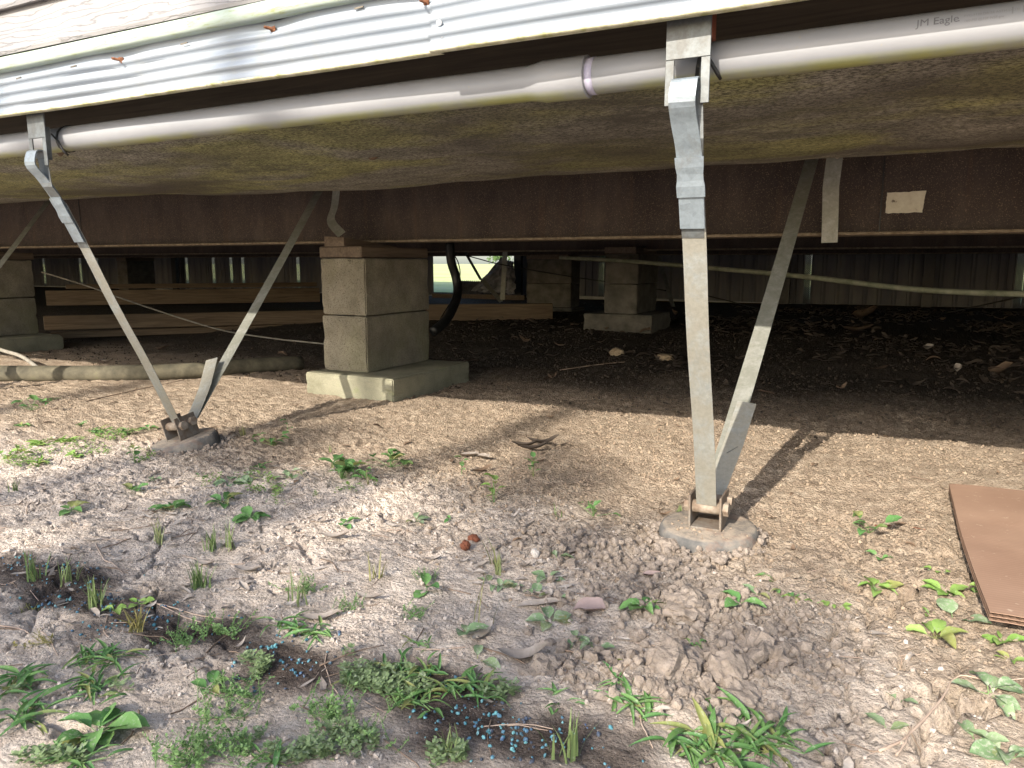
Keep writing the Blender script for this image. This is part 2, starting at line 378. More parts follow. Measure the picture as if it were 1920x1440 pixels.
c = k.mix(un, c, (.28, .29, .10)); c = k.mix(k.ramp(k.noise(120, 3, .6), [(.68, 0), (.75, .4)]), c, (.3, .27, .2)); k.col(c); M_pvc = k.set(.42, 0, .4)
M_primer = simple('purple_primer', (.30, .28, .40), (.46, .45, .55), 30, .5)
M_ink = simple('grey_ink', (.09, .09, .10), (.14, .14, .15), 30, .6)
M_ink2 = simple('faint_ink', (.19, .19, .20), (.22, .22, .23), 30, .6)
M_black = simple('black_plastic', (.008, .008, .008), (.02, .02, .02), 30, .45)
M_rust = simple('rust_orange', (.12, .045, .025), (.27, .12, .06), 120, .9)
M_staple = simple('staple_wire', (.09, .075, .06), (.17, .15, .12), 60, .6, .4)
M_screw = simple('white_screw_head', (.55, .55, .55), (.7, .7, .7), 60, .5)
M_vent = simple('dark_vinyl_vent', (.03, .032, .036), (.06, .062, .068), 20, .7)
k = NT('grey_skirting_vinyl'); c = k.ramp(k.noise(2.2, 5, .6, k.mapp((3, 1, .5))), [(.3, (.06, .065, .085)), (.55, (.12, .12, .125)), (.8, (.18, .175, .16))]); k.col(c); M_skirt = k.set(.7)
M_track = simple('skirting_track_grey', (.26, .26, .25), (.36, .36, .35), 12, .7)
M_hoseg = simple('mossy_drain_hose', (.055, .05, .035), (.14, .125, .085), 16, .85, c3=(.12, .14, .05))
M_pipeg = simple('mossy_conduit', (.13, .14, .09), (.26, .265, .20), 20, .8)
M_cablegrey = simple('grey_cable', (.16, .15, .13), (.28, .26, .22), 20, .7)
k = NT('cardboard_liner'); vec = k.mapp((1, 1, 1)); wv = k.n('ShaderNodeTexWave', wave_type='BANDS', bands_direction='Y'); wv.inputs['Scale'].default_value = 42; wv.inputs['Distortion'].default_value = .6; k.l(vec, wv.inputs[0])
c = k.ramp(k.noise(6, 6, .6), [(.3, (.24, .15, .105)), (.7, (.31, .205, .145))]); c = k.mix(.13, c, k.ramp(wv.outputs[1], [(.2, .4), (.6, 1.)]), 'MULTIPLY')
c = k.mix(k.ramp(k.noise(60, 5, .75), [(.62, 0), (.68, .6)]), c, (.48, .38, .29)); k.col(c); k.bump(wv.outputs[1], .08, .0006); M_card = k.set(.85, 0, .2)
M_flute = simple('cardboard_flute', (.10, .06, .04), (.16, .10, .065), 30, .9)
def leafmat(name, a, b, dust=.35, tr=.25):
    k = NT(name); r = k.rand(); c = k.mix(r, a, b); gen = k.tc.outputs['Object']
    if tr > .2: c = k.mix(k.ramp(k.math('FRACT', k.math('MULTIPLY', r, 7.3)), [(.80, 0), (.92, .75)]), c, (.30, .28, .10))
    c = k.mix(.4, c, k.ramp(k.noise(2.2, 5, .7), [(.3, .55), (.7, 1.)]), 'MULTIPLY')
    geo = k.n('ShaderNodeNewGeometry').outputs['Position']
    c = k.mix(k.ramp(k.noise(220, 4, .7, geo), [(.60 - dust * .12, 0), (.66 - dust * .05, dust + .25)]), c, (.36, .40, .30))
    k.bump(k.noise(7, 3, .6), .4, .002); k.col(c); m = k.set(.62, 0, .28)
    t = k.n('ShaderNodeBsdfTranslucent'); k.l(c, t.inputs[0]); mx = k.n('ShaderNodeMixShader'); mx.inputs[0].default_value = tr
    out = [q for q in k.t.nodes if q.type == 'OUTPUT_MATERIAL'][0]
    k.l(k.b.outputs[0], mx.inputs[1]); k.l(t.outputs[0], mx.inputs[2]); k.l(mx.outputs[0], out.inputs[0]); return m
M_leaf = leafmat('weed_leaf_green', (.10, .24, .075), (.17, .33, .10), .35)
M_leafp = leafmat('dusty_weed_leaf', (.19, .30, .15), (.27, .37, .20), .8)
M_leafy = leafmat('yellow_green_leaf', (.19, .33, .075), (.27, .40, .11), .2)
M_blade = leafmat('crabgrass_blade', (.10, .23, .075), (.16, .30, .09), .3)
M_grass = leafmat('thin_grass', (.17, .25, .09), (.30, .33, .15), .2)
M_straw = leafmat('straw_grass', (.32, .28, .10), (.36, .33, .14), .2)
M_feather = leafmat('feathery_green', (.16, .29, .10), (.22, .36, .13), .2)
M_mat = leafmat('creeping_leaves', (.20, .29, .13), (.28, .36, .18), .5)
M_dead = simple('grey_dead_leaf', (.17, .14, .115), (.50, .45, .40), 14, .9)
M_deadb = simple('brown_dead_leaf', (.07, .045, .03), (.19, .13, .085), 14, .85)
M_deadr = simple('pinkish_dead_leaf', (.30, .22, .20), (.44, .34, .31), 14, .85)
M_deadd = simple('dark_dead_leaf', (.025, .019, .015), (.085, .065, .05), 14, .8)
M_twig = simple('brown_twig', (.12, .085, .06), (.26, .19, .14), 40, .85)
M_twigp = simple('pale_root', (.30, .22, .17), (.44, .35, .28), 40, .85)
M_stone = simple('tan_stone', (.24, .17, .10), (.40, .32, .22), 20, .9)
M_rednut = simple('rusty_clod', (.09, .028, .015), (.20, .07, .035), 60, .9)
k = NT('blue_pellets'); q = k.n('ShaderNodeTexVoronoi'); q.inputs['Scale'].default_value = 130; k.l(k.n('ShaderNodeNewGeometry').outputs['Position'], q.inputs['Vector'])
sp = k.n('ShaderNodeSeparateColor'); k.l(q.outputs['Color'], sp.inputs[0])
k.col(k.ramp(sp.outputs[0], [(.0, (.04, .04, .045)), (.30, (.06, .08, .12)), (.5, (.06, .20, .24)), (.66, (.06, .10, .20)), (.84, (.12, .33, .36)), (1, (.16, .30, .33))])); M_pel = k.set(.5, 0, .4)
M_bark = simple('tree_bark', (.06, .045, .035), (.16, .13, .10), 12, .95, bump=.8, bd=.02)
M_tleaf = leafmat('tree_leaf', (.05, .10, .03), (.09, .15, .04), .05, .15)
M_roof = simple('grey_shingles', (.10, .10, .10), (.2, .2, .2), 20, .9)

# ------------------------------------------------------------------ the ground: one sheet, dense where it is near
def axis(a, b, step, out, lim, g=1.09):
    core = list(np.arange(a, b, step)); lo = []; s = step; x = a
    while x > -lim: s = min(s * (g if s < .03 else 1.25), 60); x -= s; lo.append(x)
    hi = []; s = step; x = core[-1]
    while x < lim: s = min(s * (g if s < .03 else 1.25), 60); x += s; hi.append(x)
    return np.array(lo[::-1] + core + hi)
ax = axis(-1.5, .55, .0037, 0, 900, 1.012); ay = axis(.45, 1.35, .0037, 0, 900, 1.009)
X, Yy = np.meshgrid(ax, ay); sh = X.shape; Xf = X.ravel(); Yf = Yy.ravel()
Zf = H(Xf, Yf)
# soil heaped round the pads
idx = np.arange(Xf.size).reshape(sh)
fq = np.stack([idx[:-1, :-1], idx[:-1, 1:], idx[1:, 1:], idx[1:, :-1]], -1).reshape(-1, 4)
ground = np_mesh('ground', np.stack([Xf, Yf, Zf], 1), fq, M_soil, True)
pale, crumb, dark, clod = masks(Xf, Yf)
pale = pale * sm(2.2, 1.9, Yf); shade_dark = sm(2.15, 2.95, Yf + (fbm(Xf * 3, Yf * 3, 3, 77) - .5) * .5)
for nm, a in (('pale', pale), ('clod', np.clip(clod * 1.1, 0, 1)), ('dark', dark), ('shade_dark', shade_dark)):
    at = ground.data.attributes.new(nm, 'FLOAT', 'POINT'); at.data.foreach_set('value', np.asarray(a, np.float32))
tag(ground, 'pale sandy soil, cracked and crumbly, running under the house', kind='structure')
fx = np.concatenate([np.linspace(-700, -20, 40), np.linspace(-19, 12, 60), np.linspace(13, 700, 40)]); fy = np.concatenate([np.linspace(8.1, 20, 40), np.linspace(21, 850, 90)])
X2, Y2 = np.meshgrid(fx, fy); Z2 = .09 + .02 * vn(X2, Y2, 5) + 0 * X2
i2 = np.arange(X2.size).reshape(X2.shape); f2 = np.stack([i2[:-1, :-1], i2[:-1, 1:], i2[1:, 1:], i2[1:, :-1]], -1).reshape(-1, 4)
tag(np_mesh('field', np.stack([X2.ravel(), Y2.ravel(), Z2.ravel()], 1), f2, M_field, True), 'sunny grass field beyond the far skirting', kind='structure')

# ------------------------------------------------------------------ the house
U0, U1 = -14.0, 5.0; VB = 7.75
home = empty('manufactured_home', (-4.5, .93, .74), 'raised mobile home with white corrugated trim over pale siding and sagging mildewed belly', 'mobile home')
HO = Vector((-4.5, .93, .74))
def strip(name, prof, us, m, parent=home, fn=None, org=HO, th=0):   # a profile (v,z) swept along u
    us = np.asarray(us, float); n = len(prof); v = []; f = []
    for u in us:
        for j, (a, b) in enumerate(prof):
            da, db = fn(u, j, a, b) if fn else (0, 0); v.append((u - org.x, a + da - org.y, b + db - org.z))
    for i in range(len(us) - 1):
        for j in range(n - 1):
            a = i * n + j; f.append((a, a + 1, a + 1 + n, a + n))
    return mesh(name, v, f, m, parent, True)
# siding planks
zs = .847
for i in range(22):
    a, b = zs + i * .082, zs + (i + 1) * .082
    prof = [(.935, a + .004), (.916, a), (.914, a + .006), (.926, b - .012), (.930, b + .004)]
    o = strip('siding_plank', prof, [U0, U1], M_siding); o.data.polygons.foreach_set('use_smooth', [False] * len(o.data.polygons))
strip('starter_strip', [(.936, .8225), (.917, .821), (.912, .824), (.913, .842), (.919, .8465), (.93, .8475)], np.linspace(U0, U1, 60), M_strip,
      fn=lambda u, j, a, b: (.0015 * math.sin(u * 9), .0015 * math.sin(u * 5.3)))
ujoint = V(820, 50, .93).x
scr = [V(228, 113, .93), V(513, 55, .93), V(802, 5, .93)]
def trimfn(side):
    def fn(u, j, a, b):
        t = j / 26.; w = .0030 * math.sin(u * 4.3 + 1.1) * t + .0016 * math.sin(u * 11 + j * .15)
        for s in scr: w += .006 * math.exp(-((u - s.x) / .05) ** 2) * math.exp(-(j / 7.) ** 2)
        dz = .0035 * math.sin(u * 3.1) * t * .5 - .005 * (1 - t) * sum(math.exp(-((u - s.x) / .07) ** 2) for s in scr) * (1 if j < 6 else .4)
        if side: w -= .002 + .006 * t * math.exp(-(u - ujoint) / .9)
        return w, dz
    return fn
tp = []
for j in range(27):
    t = j / 26.; z = .828 - .086 * t
    g = -.0065 * sum(math.exp(-((t - c0) / .05) ** 2) for c0 in (.30, .53, .76)) + .0045 * sum(math.exp(-((t - c0) / .035) ** 2) for c0 in (.385, .615, .845))
    tp.append((.931 + g, z))
tp += [(.934, .7405), (.945, .7420)]
for side, (a, b) in ((0, (U0, ujoint + .004)), (1, (ujoint - .008, U1))):
    us = np.unique(np.concatenate([np.linspace(a, b, 40), np.linspace(max(a, -2.2), min(b, .6), 150)]))
    o = strip('trim_sheet', tp, us, M_trim, fn=trimfn(side))
    lp = [(.9305, .7435), (.9295, .7410), (.936, .7393), (.946, .7405)]
    strip('trim_lip', lp, us, M_lipv, parent=o, fn=lambda u, j, a_, b_, s=side: trimfn(s)(u, 26, a_, b_))
for (px, py) in ((35, 147), (138, 125), (345, 82), (673, 15)):
    p = V(px, py, .926); ribbon('staple', [p + Vector((-.008, 0, .0)), p + Vector((.008, 0, .001))], .0022, M_staple, home, .0015, side=(0, 0, 1), org=HO)
for i, (px, py) in enumerate(((228, 113), (513, 55), (802, 5))):
    p = V(px, py, .930) - HO
    e = lathe('rusty_screw', [(.0065, 0), (.006, .002), (.003, .0035), (.0025, .014), (.0005, .015)], M_rust, home, 10, .15); e.location = p; e.rotation_euler = (R(90), 0, R(-12)); e.scale = (.8, .9, 1)
    e['label'] = 'rusty screw standing out of the trim'
for (px, py) in ((824, 43), (830, 65)):
    p = V(px, py, .9245) - HO
    e = lathe('screw', [(.0045, 0), (.004, .002), (.0025, .003)], M_screw, home, 10); e.location = p; e.rotation_euler = (R(90), 0, 0)
box('rim_joist', (U0, .953, .768), (U1, .990, .95), M_joist, home, .001, off=HO)
box('floor_deck', (U0, .992, .86), (U1, VB - .06, .93), M_joist, home, 0, off=HO)
box('wall_core', (U0 + .02, .94, .952), (U1 - .02, VB - .05, 2.62), M_skirt, home, 0, off=HO)
for s, (uu, z0) in ((0, (U0, 2.62)),):
    v = [(U0 - .3, .6, 2.6), (U1 + .3, .6, 2.6), (U1 + .3, 4.3, 3.6), (U0 - .3, 4.3, 3.6), (U0 - .3, VB + .3, 2.6), (U1 + .3, VB + .3, 2.6)]
    v += [(a, b, c_ + .08) for a, b, c_ in v]
    f = [(0, 1, 2, 3), (3, 2, 5, 4), (6, 9, 8, 7), (9, 10, 11, 8), (0, 6, 7, 1), (4, 5, 11, 10), (0, 3, 9, 6), (3, 4, 10, 9), (1, 7, 8, 2), (2, 8, 11, 5)]
    mesh('roof', [Vector(q) - HO for q in v], f, M_roof, home)
# belly membrane
bp = smooth_path([(0, .985, .795), (0, 1.03, .768), (0, 1.12, .728), (0, 1.30, .690), (0, 1.5, .668), (0, 1.68, .660), (0, 1.86, .672), (0, 2.02, .705), (0, 2.2, .755), (0, 2.28, .80)], 4)
bp = [(p.y, p.z) for p in bp]
def bfn(u, j, a, b):
    k_ = math.exp(-((a - 1.65) / .38) ** 2)
    dz = np.interp(u, [-14, -3, -1.4, -.9, -.45, .2, 5], [.035, .030, -.006, .008, .013, .012, .01]) * k_
    dz += k_ * .010 * (float(fbm(np.array([u * 1.7]), np.array([a * 2.]), 3, 9)[0]) - .5) + .004 * (float(vn(np.array([u * 7.]), np.array([a * 9.]), 12)[0]) - .5)
    dz += k_ * .010 * (1 - abs(2 * float(vn(np.array([u * 3.1 + a * 2.2]), np.array([a * 1.5 - u * .5]), 14)[0]) - 1)) ** 5
    return 0, dz
strip('shade_dark_membrane', bp[:9], np.concatenate([np.linspace(U0, -4.2, 30), np.linspace(-4, 1.2, 130), np.linspace(1.4, U1, 12)]), M_joist, fn=bfn)  # front of the membrane coloured dark to stand for shade behind the pipe
strip('belly_membrane', bp[8:], np.concatenate([np.linspace(U0, -4.2, 30), np.linspace(-4, 1.2, 130), np.linspace(1.4, U1, 12)]), M_belly, fn=bfn)
strip('belly_membrane', [(2.30, .80), (3.2, .735), (4.2, .79), (5.2, .74), (6.2, .73), (7.4, .78), (7.66, .84)], np.linspace(U0, U1, 30), M_joist, fn=lambda u, j, a, b: (0, .02 * math.sin(u * 2 + a)))
# steel beams
def beam(v, z=.525):
    bo = box('steel_beam', (U0, v + .055, z + .008), (U1, v + .063, .80), M_beam, home, 0, off=HO)
    box('flange', (U0, v, z), (U1, v + .118, z + .0075), M_lip, bo, .0008, off=HO)
    box('flange', (U0, v, .795), (U1, v + .118, .802), M_lip, bo, .0008, off=HO)
    return bo
b1 = beam(2.20); beam(4.22); beam(6.55)
p = V(1659, 400, 2.252); w = V(1733, 358, 2.252)
rs = random.Random(2); ring = []
for (ax_, az_), (bx_, bz_) in zip([(p.x, p.z), (w.x, p.z), (w.x + .004, w.z), (p.x + .002, w.z - .002)], [(w.x, p.z), (w.x + .004, w.z), (p.x + .002, w.z - .002), (p.x, p.z)]):
    for q in range(9): ring.append((ax_ + (bx_ - ax_) * q / 9 + rs.uniform(-.0012, .0012), az_ + (bz_ - az_) * q / 9 + rs.uniform(-.0012, .0012)))
lv = [Vector((a, y_, b)) - HO for y_ in (2.2505, 2.2528) for a, b in ring]; n_ = len(ring)
lab = mesh('label_sticker', lv, [tuple(range(n_))[::-1], tuple(range(n_, 2 * n_))] + [(q, (q + 1) % n_, n_ + (q + 1) % n_, n_ + q) for q in range(n_)], M_label, b1); lab['label'] = 'torn white sticker on the beam'
for uu in (p.x - .012, V(148, 400, 2.25).x): box('web_seam', (uu, 2.2508, .534), (uu + .0035, 2.2528, .79), M_black, b1, 0, off=HO)

# far skirting
sk = empty('skirting_wall', (-4.5, 7.66, .05), 'grey ribbed vinyl skirting closing the far side beneath the house', 'skirting'); SO = Vector((-4.5, 7.66, .05))
def skirt_panel(u0, w, z0, z1, m, name='skirting_panel'):
    prof = []; n = 3
    for i in range(n):
        a = u0 + w * i / n; q = w / n
        prof += [(a + .003, 7.66), (a + q * .18, 7.672), (a + q * .82, 7.672), (a + q * .9, 7.66)]
    prof.append((u0 + w + .006, 7.661))
    v = [Vector((a, b, z)) - SO for a, b in prof for z in (z0, z1)]
    f = [(2 * i, 2 * i + 2, 2 * i + 3, 2 * i + 1) for i in range(len(prof) - 1)]
    mesh(name, v, f, m, sk)
hole0, hole1 = V(812, 520, 7.66).x, V(972, 520, 7.66).x
vents = [V(x, 500, 7.66).x for x in (80, 148, 180, 347, 397, 430, 452, 555, 1122, 1508, 1905)]
def skz(u): return float(np.interp(u, [-9, -5, -2.9, -.8, 1], [.065, .058, .078, .05, .02]))
u = U0; VW = .06
cuts = sorted(vents)
pos = U0
while pos < 3.5:
    nxt = [c0 for c0 in cuts if c0 > pos - .001]
    w = .36
    if nxt and nxt[0] < pos + .36: w = max(nxt[0] - pos, .0)
    if w > .02:
        if not (pos + w > hole0 and pos < hole1):
            skirt_panel(pos, w, skz(pos) - .01, .82, M_skirt)
        elif pos < hole0 - .03: skirt_panel(pos, hole0 - pos, skz(pos) - .01, .82, M_skirt)
        elif pos + w > hole1 + .03: skirt_panel(hole1, pos + w - hole1, skz(pos) - .01, .82, M_skirt)
    pos += w
    if nxt and abs(nxt[0] - pos) < .002: pos += VW; cuts.remove(nxt[0])
# perforated vent strips: a lattice of thin crossing bars
def lattice(name, o, du, dz, w, h, m, parent, sp=.017, bar=.0045, y=0):
    v = []; f = []
    def bar_(p, q):
        t = (q - p).normalized(); s = t.cross(Vector((0, 1, 0))).normalized() * bar / 2
        i = len(v); v.extend([p - s, p + s, q + s, q - s, p - s + Vector((0, .002, 0)), p + s + Vector((0, .002, 0)), q + s + Vector((0, .002, 0)), q - s + Vector((0, .002, 0))])
        f.extend([(i, i + 1, i + 2, i + 3), (i + 7, i + 6, i + 5, i + 4), (i, i + 3, i + 7, i + 4), (i + 1, i + 5, i + 6, i + 2)])
    k_ = -h
    while k_ < w + h:
        for sgn in (1, -1):
            # line x = k + sgn*(z)
            pts = []
            for z in (0, h):
                x = k_ + (z if sgn == 1 else h - z)
                pts.append((x, z))
            (x0, z0), (x1, z1) = pts
            dx = x1 - x0
            t0, t1 = 0., 1.
            lo_, hi_ = sorted(((0 - x0) / dx, (w - x0) / dx)); t0 = max(t0, lo_); t1 = min(t1, hi_)
            if t1 - t0 > .01: bar_(Vector((o[0] + x0 + dx * t0, o[1] + (.0025 if sgn == 1 else 0), o[2] + (z0 + (z1 - z0) * t0))), Vector((o[0] + x0 + dx * t1, o[1] + (.0025 if sgn == 1 else 0), o[2] + (z0 + (z1 - z0) * t1))))
        k_ += sp
    return mesh(name, v, f, m, parent)
for vu in vents:
    L = SO
    lattice('vent_strip', (vu - L.x, 7.662 - L.y, skz(vu) - L.z), 0, 0, VW, .72, M_vent, sk, .020, .0075 if vu < -3.5 else .0118)
def seg_box(name, pts, hgt, y0, y1, m, parent, org):
    for i in range(len(pts) - 1):
        (a, za), (b, zb) = pts[i], pts[i + 1]
        v = [Vector(q) - org for q in ((a, y0, za), (b, y0, zb), (b, y1, zb), (a, y1, za), (a, y0, za + hgt), (b, y0, zb + hgt), (b, y1, zb + hgt), (a, y1, za + hgt))]
        mesh(name, v, [(0, 3, 2, 1), (4, 5, 6, 7), (0, 1, 5, 4), (1, 2, 6, 5), (2, 3, 7, 6), (3, 0, 4, 7)], m, parent)
seg_box('bottom_track', [(U0, .045), (-5, .035), (-3, .058), (-.8, .028), (1.0, -.005), (U1, -.01)], .045, 7.615, 7.69, M_track, sk, SO)
box('end_skirting', (U0 - .01, 1.0, -.02), (U0 + .01, VB, .84), M_skirt, sk, 0, off=SO)
box('end_skirting', (U1 - .01, 1.0, -.02), (U1 + .01, VB, .84), M_skirt, sk, 0, off=SO)
for px in (1470, 1738, 970, 330):
    q = V(px, 590, 7.5); w_ = .055
    box('skirting_post', (q.x - w_, 7.52, 0), (q.x + w_ * .6, 7.57, .80), M_black, sk, .001, off=SO)

# crumpled fallen vent panel in the gap
def crumple(name, quad, m, amp, seed, label, cat, nu=14, nv=10):
    q = [Vector(a) for a in quad]; v = []; f = []; r = random.Random(seed)
    for i in range(nu + 1):
        for j in range(nv + 1):
            s, t = i / nu, j / nv
            p = q[0] * (1 - s) * (1 - t) + q[1] * s * (1 - t) + q[2] * s * t + q[3] * (1 - s) * t
            d = math.sin(i * 1.9) * amp * .6 + r.uniform(-amp, amp)
            v.append(p + Vector((r.uniform(-amp, amp) * .5, d, r.uniform(-amp, amp) * .6)))
    for i in range(nu):
        for j in range(nv):
            a = i * (nv + 1) + j; f.append((a, a + 1, a + nv + 2, a + nv + 1))
    o = sum(q, Vector()) / 4; o.z = min(a.z for a in q)
    ob = mesh(name, [p - o for p in v], f, m, None, False, o)
    return tag(ob, label, cat)
crumple('crumpled_sheet', [V(885, 545, 7.3), V(965, 552, 7.2), V(963, 492, 7.4), V(940, 482, 7.45)], simple('grey_crumpled_vinyl', (.12, .125, .14), (.25, .25, .27), 14, .6), .02, 4, 'crumpled grey skirting panel leaning in the bright gap', 'skirting panel')
t = lattice('fallen_vent', (0, 0, 0), 0, 0, .75, .20, M_vent, None, .028, .011)
q = V(858, 557, 7.5); t.location = q; t.rotation_euler = (R(-20), 0, R(-3)); tag(t, 'dark perforated vent strip lying low in the bright gap', 'vent')
t = crumple('torn_liner', [V(862, 556, 7.35), V(915, 558, 7.35), V(905, 528, 7.45), V(866, 526, 7.45)], M_vent, .008, 8, 'torn dark sheet slumped behind the black hose in the gap', 'plastic sheet', 8, 5)

# ------------------------------------------------------------------ block piers
def block(name, lo, hi, m, parent, org):
    o = box(name, lo, hi, m, parent, .004, 2, .0004, org, 9)
    cen = Vector([(lo[i] + hi[i]) / 2 for i in range(3)]) - org; hx = [(hi[i] - lo[i]) / 2 for i in range(3)]
    for w_ in o.data.vertices:                                    # worn, chipped arrises
        d = sorted(hx[i] - abs(w_.co[i] - cen[i]) for i in range(3))
        if d[1] < .012:
            q = float(fbm(np.array([w_.co.x * 38 + w_.co.z * 31 + lo[0]]), np.array([w_.co.y * 38 + w_.co.z * 17]), 3, 66)[0])
            w_.co = cen + (w_.co - cen) * (1 - max(0, q - .5) * .10)
    return o
def pier(u0, v0, z0, label, w=.194, d=.395, h=.195, n=2, foot=(.375, .50, .085), fo=(-.02, -.075), cap=True, wedge=True, top=.525, mb=None, mf=None):
    mb = mb or M_conc; mf = mf or M_foot
    org = Vector((u0 + w / 2, v0 + d / 2, z0 - foot[2])); e = empty('block_pier', org, label, 'pier', 'concrete block piers under the house')
    block('footing', (u0 + fo[0], v0 + fo[1], z0 - foot[2] - .03), (u0 + fo[0] + foot[0], v0 + fo[1] + foot[1], z0), mf, e, org)
    for i in range(n):
        jx = random.uniform(-.004, .004) if i else 0
        block('block', (u0 + jx, v0, z0 + .001 + i * (h + .003)), (u0 + w + jx, v0 + d, z0 + h + i * (h + .003)), mb, e, org)
    zt = z0 + n * (h + .003)
    if cap: box('cap_board', (u0 - .004, v0 + .003, zt), (u0 + w * .93, v0 + d + .02, zt + .037), M_board, e, .003, off=org, jit=.0006); zt += .038
    if wedge:
        a, b = u0 + .03, u0 + .115; y0, y1 = v0 - .005, v0 + .30
        v = [Vector(q) - org for q in ((a, y0, zt), (b, y0, zt), (b, y1, zt), (a, y1, zt), (a, y0, zt + .034), (b, y0, zt + .030), (b, y1, zt + .004), (a, y1, zt + .004))]
        o = mesh('wedge', v, [(0, 3, 2, 1), (4, 5, 6, 7), (0, 1, 5, 4), (1, 2, 6, 5), (2, 3, 7, 6), (3, 0, 4, 7)], M_board, e)
    return e
pier(-1.795, 2.06, .075, 'sunlit block pier on mossy footing between the two anchors')
pier(-4.31, 2.06, .075, 'shaded block pier at the left edge of the photo', wedge=True)
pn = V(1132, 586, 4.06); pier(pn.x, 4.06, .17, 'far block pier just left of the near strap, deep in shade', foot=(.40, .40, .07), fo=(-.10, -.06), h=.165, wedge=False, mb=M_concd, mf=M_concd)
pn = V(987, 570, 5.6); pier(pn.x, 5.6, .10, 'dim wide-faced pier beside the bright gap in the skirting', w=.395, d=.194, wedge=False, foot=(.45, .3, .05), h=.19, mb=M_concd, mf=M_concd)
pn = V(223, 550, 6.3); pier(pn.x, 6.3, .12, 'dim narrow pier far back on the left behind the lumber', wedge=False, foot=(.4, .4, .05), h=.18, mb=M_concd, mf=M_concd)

# ------------------------------------------------------------------ lumber under the house
def lumber(a, b, w, h, z, label, m=M_lumber):
    a = Vector((*a, 0)); b = Vector((*b, 0)); L = (b - a).length; ang = math.atan2(b.y - a.y, b.x - a.x)
    o = box('lumber_board', (0, -w / 2, 0), (L, w / 2, h), m, None, .003, jit=.001)
    o.location = (a.x, a.y, z); o.rotation_euler = (0, 0, ang)
    return tag(o, label, 'lumber', 'lumber stored under the house')
a = G0(85, 622, .05); b = G0(640, 607, .05)
lumber(a, b, .04, .085, .06, 'long pine board on edge, frontmost of the lumber left of the pier')
lumber((a[0] + .15, a[1] - .06), (b[0] - .1, b[1] - .05), .09, .036, .022, 'flat pine board lying under the frontmost board left of the pier')
a = G0(88, 600, .12); b = G0(610, 590, .12)
a2 = G0(88, 565, .16); b2 = G0(560, 560, .16)
a3 = V(88, 568, 4.0); b3 = V(600, 566, 5.6)
lumber((a3.x, a3.y), (b3.x, b3.y), .05, .13, .09, 'thick pine board behind the front boards left of the pier')
lumber((a3.x - .1, a3.y + .25), (b3.x - .3, b3.y + .3), .09, .04, .225, 'topmost pine board at the back of the lumber left of the pier')
a4 = G0(800, 604, .06); b4 = G0(1035, 601, .06)
lumber(a4, b4, .05, .135, .045, 'pine board lying right of the pier below the bright gap')
a5 = V(812, 566, 7.2); b5 = V(985, 566, 7.2)
lumber((a5.x, a5.y), (b5.x, b5.y), .05, .17, -.05, 'grey sill board along the bottom of the bright gap', M_board)

# ------------------------------------------------------------------ drain pipe along the rim
PV, PZ, PR = 1.015, .7065, .0241
pipe = empty('drain_pipe', (-.8, PV, PZ), 'grey plastic drain pipe hung along the rim of the house', 'pipe'); PO = Vector((-.8, PV, PZ))
def pw(u): return PZ + .003 * math.sin(u * 1.6) - .0015 * math.cos(u * 3.7)
uj = V(1097, 130, 1.0).x; ub = V(985, 160, 1.0).x
def piece(name, segs, m):
    pts = [Vector((u_, PV, pw(u_))) - PO for u_, _ in segs]; return tube(name, pts, [r for _, r in segs], m, pipe, 32)
piece('pipe_section', [(u_, PR) for u_ in np.linspace(U0 + .5, ub, 60)] + [(ub + .012, PR + .0015), (ub + .024, PR + .0040), (uj - .001, PR + .0042), (uj, PR + .003), (uj, PR + .0002)], M_pvc)
piece('pipe_section', [(u_, PR) for u_ in np.linspace(uj - .02, U1 - .3, 60)], M_pvc)
piece('primer_ring', [(uj + .0015, PR + .0004), (uj + .012, PR + .0004)], M_primer)
def lettering(txt, u, size, ang, m, name='printed_lettering', sx=1.0, italic=0):
    cu = bpy.data.curves.new('text', 'FONT'); cu.body = txt; cu.size = size; cu.resolution_u = 3; cu.shear = italic
    to = bpy.data.objects.new('text', cu); C.objects.link(to)
    me = bpy.data.meshes.new_from_object(to.evaluated_get(bpy.context.evaluated_depsgraph_get()))
    bpy.data.objects.remove(to)
    bm = bmesh.new(); bm.from_mesh(me)
    for w_ in bm.verts:
        x, y = w_.co.x * sx, w_.co.y; th = R(ang) + y / PR; r_ = PR + .0004
        w_.co = Vector((u + x, PV - r_ * math.cos(th), pw(u + x) + r_ * math.sin(th))) - PO
    bm.to_mesh(me); bm.free(); me.materials.clear(); me.materials.append(m)
    o = bpy.data.objects.new(name, me); C.objects.link(o); o.parent = pipe; return o
bpy.context.view_layer.update()
lettering('JM Eagle', V(1718, 50, .978).x, .0125, 12, M_ink, sx=.98)
lettering('.', V(1796, 45, .978).x, .012, 12, M_ink)
lettering('PVC-1120 DR-26 ASTM D2241', V(1808, 40, .978).x, .0040, 22, M_ink2)
lettering('160 PSI @73F NSF-pw', V(1808, 46, .978).x, .0040, 8, M_ink2)
lettering('1 1/2', V(1894, 30, .978).x, .0125, 14, M_ink2)

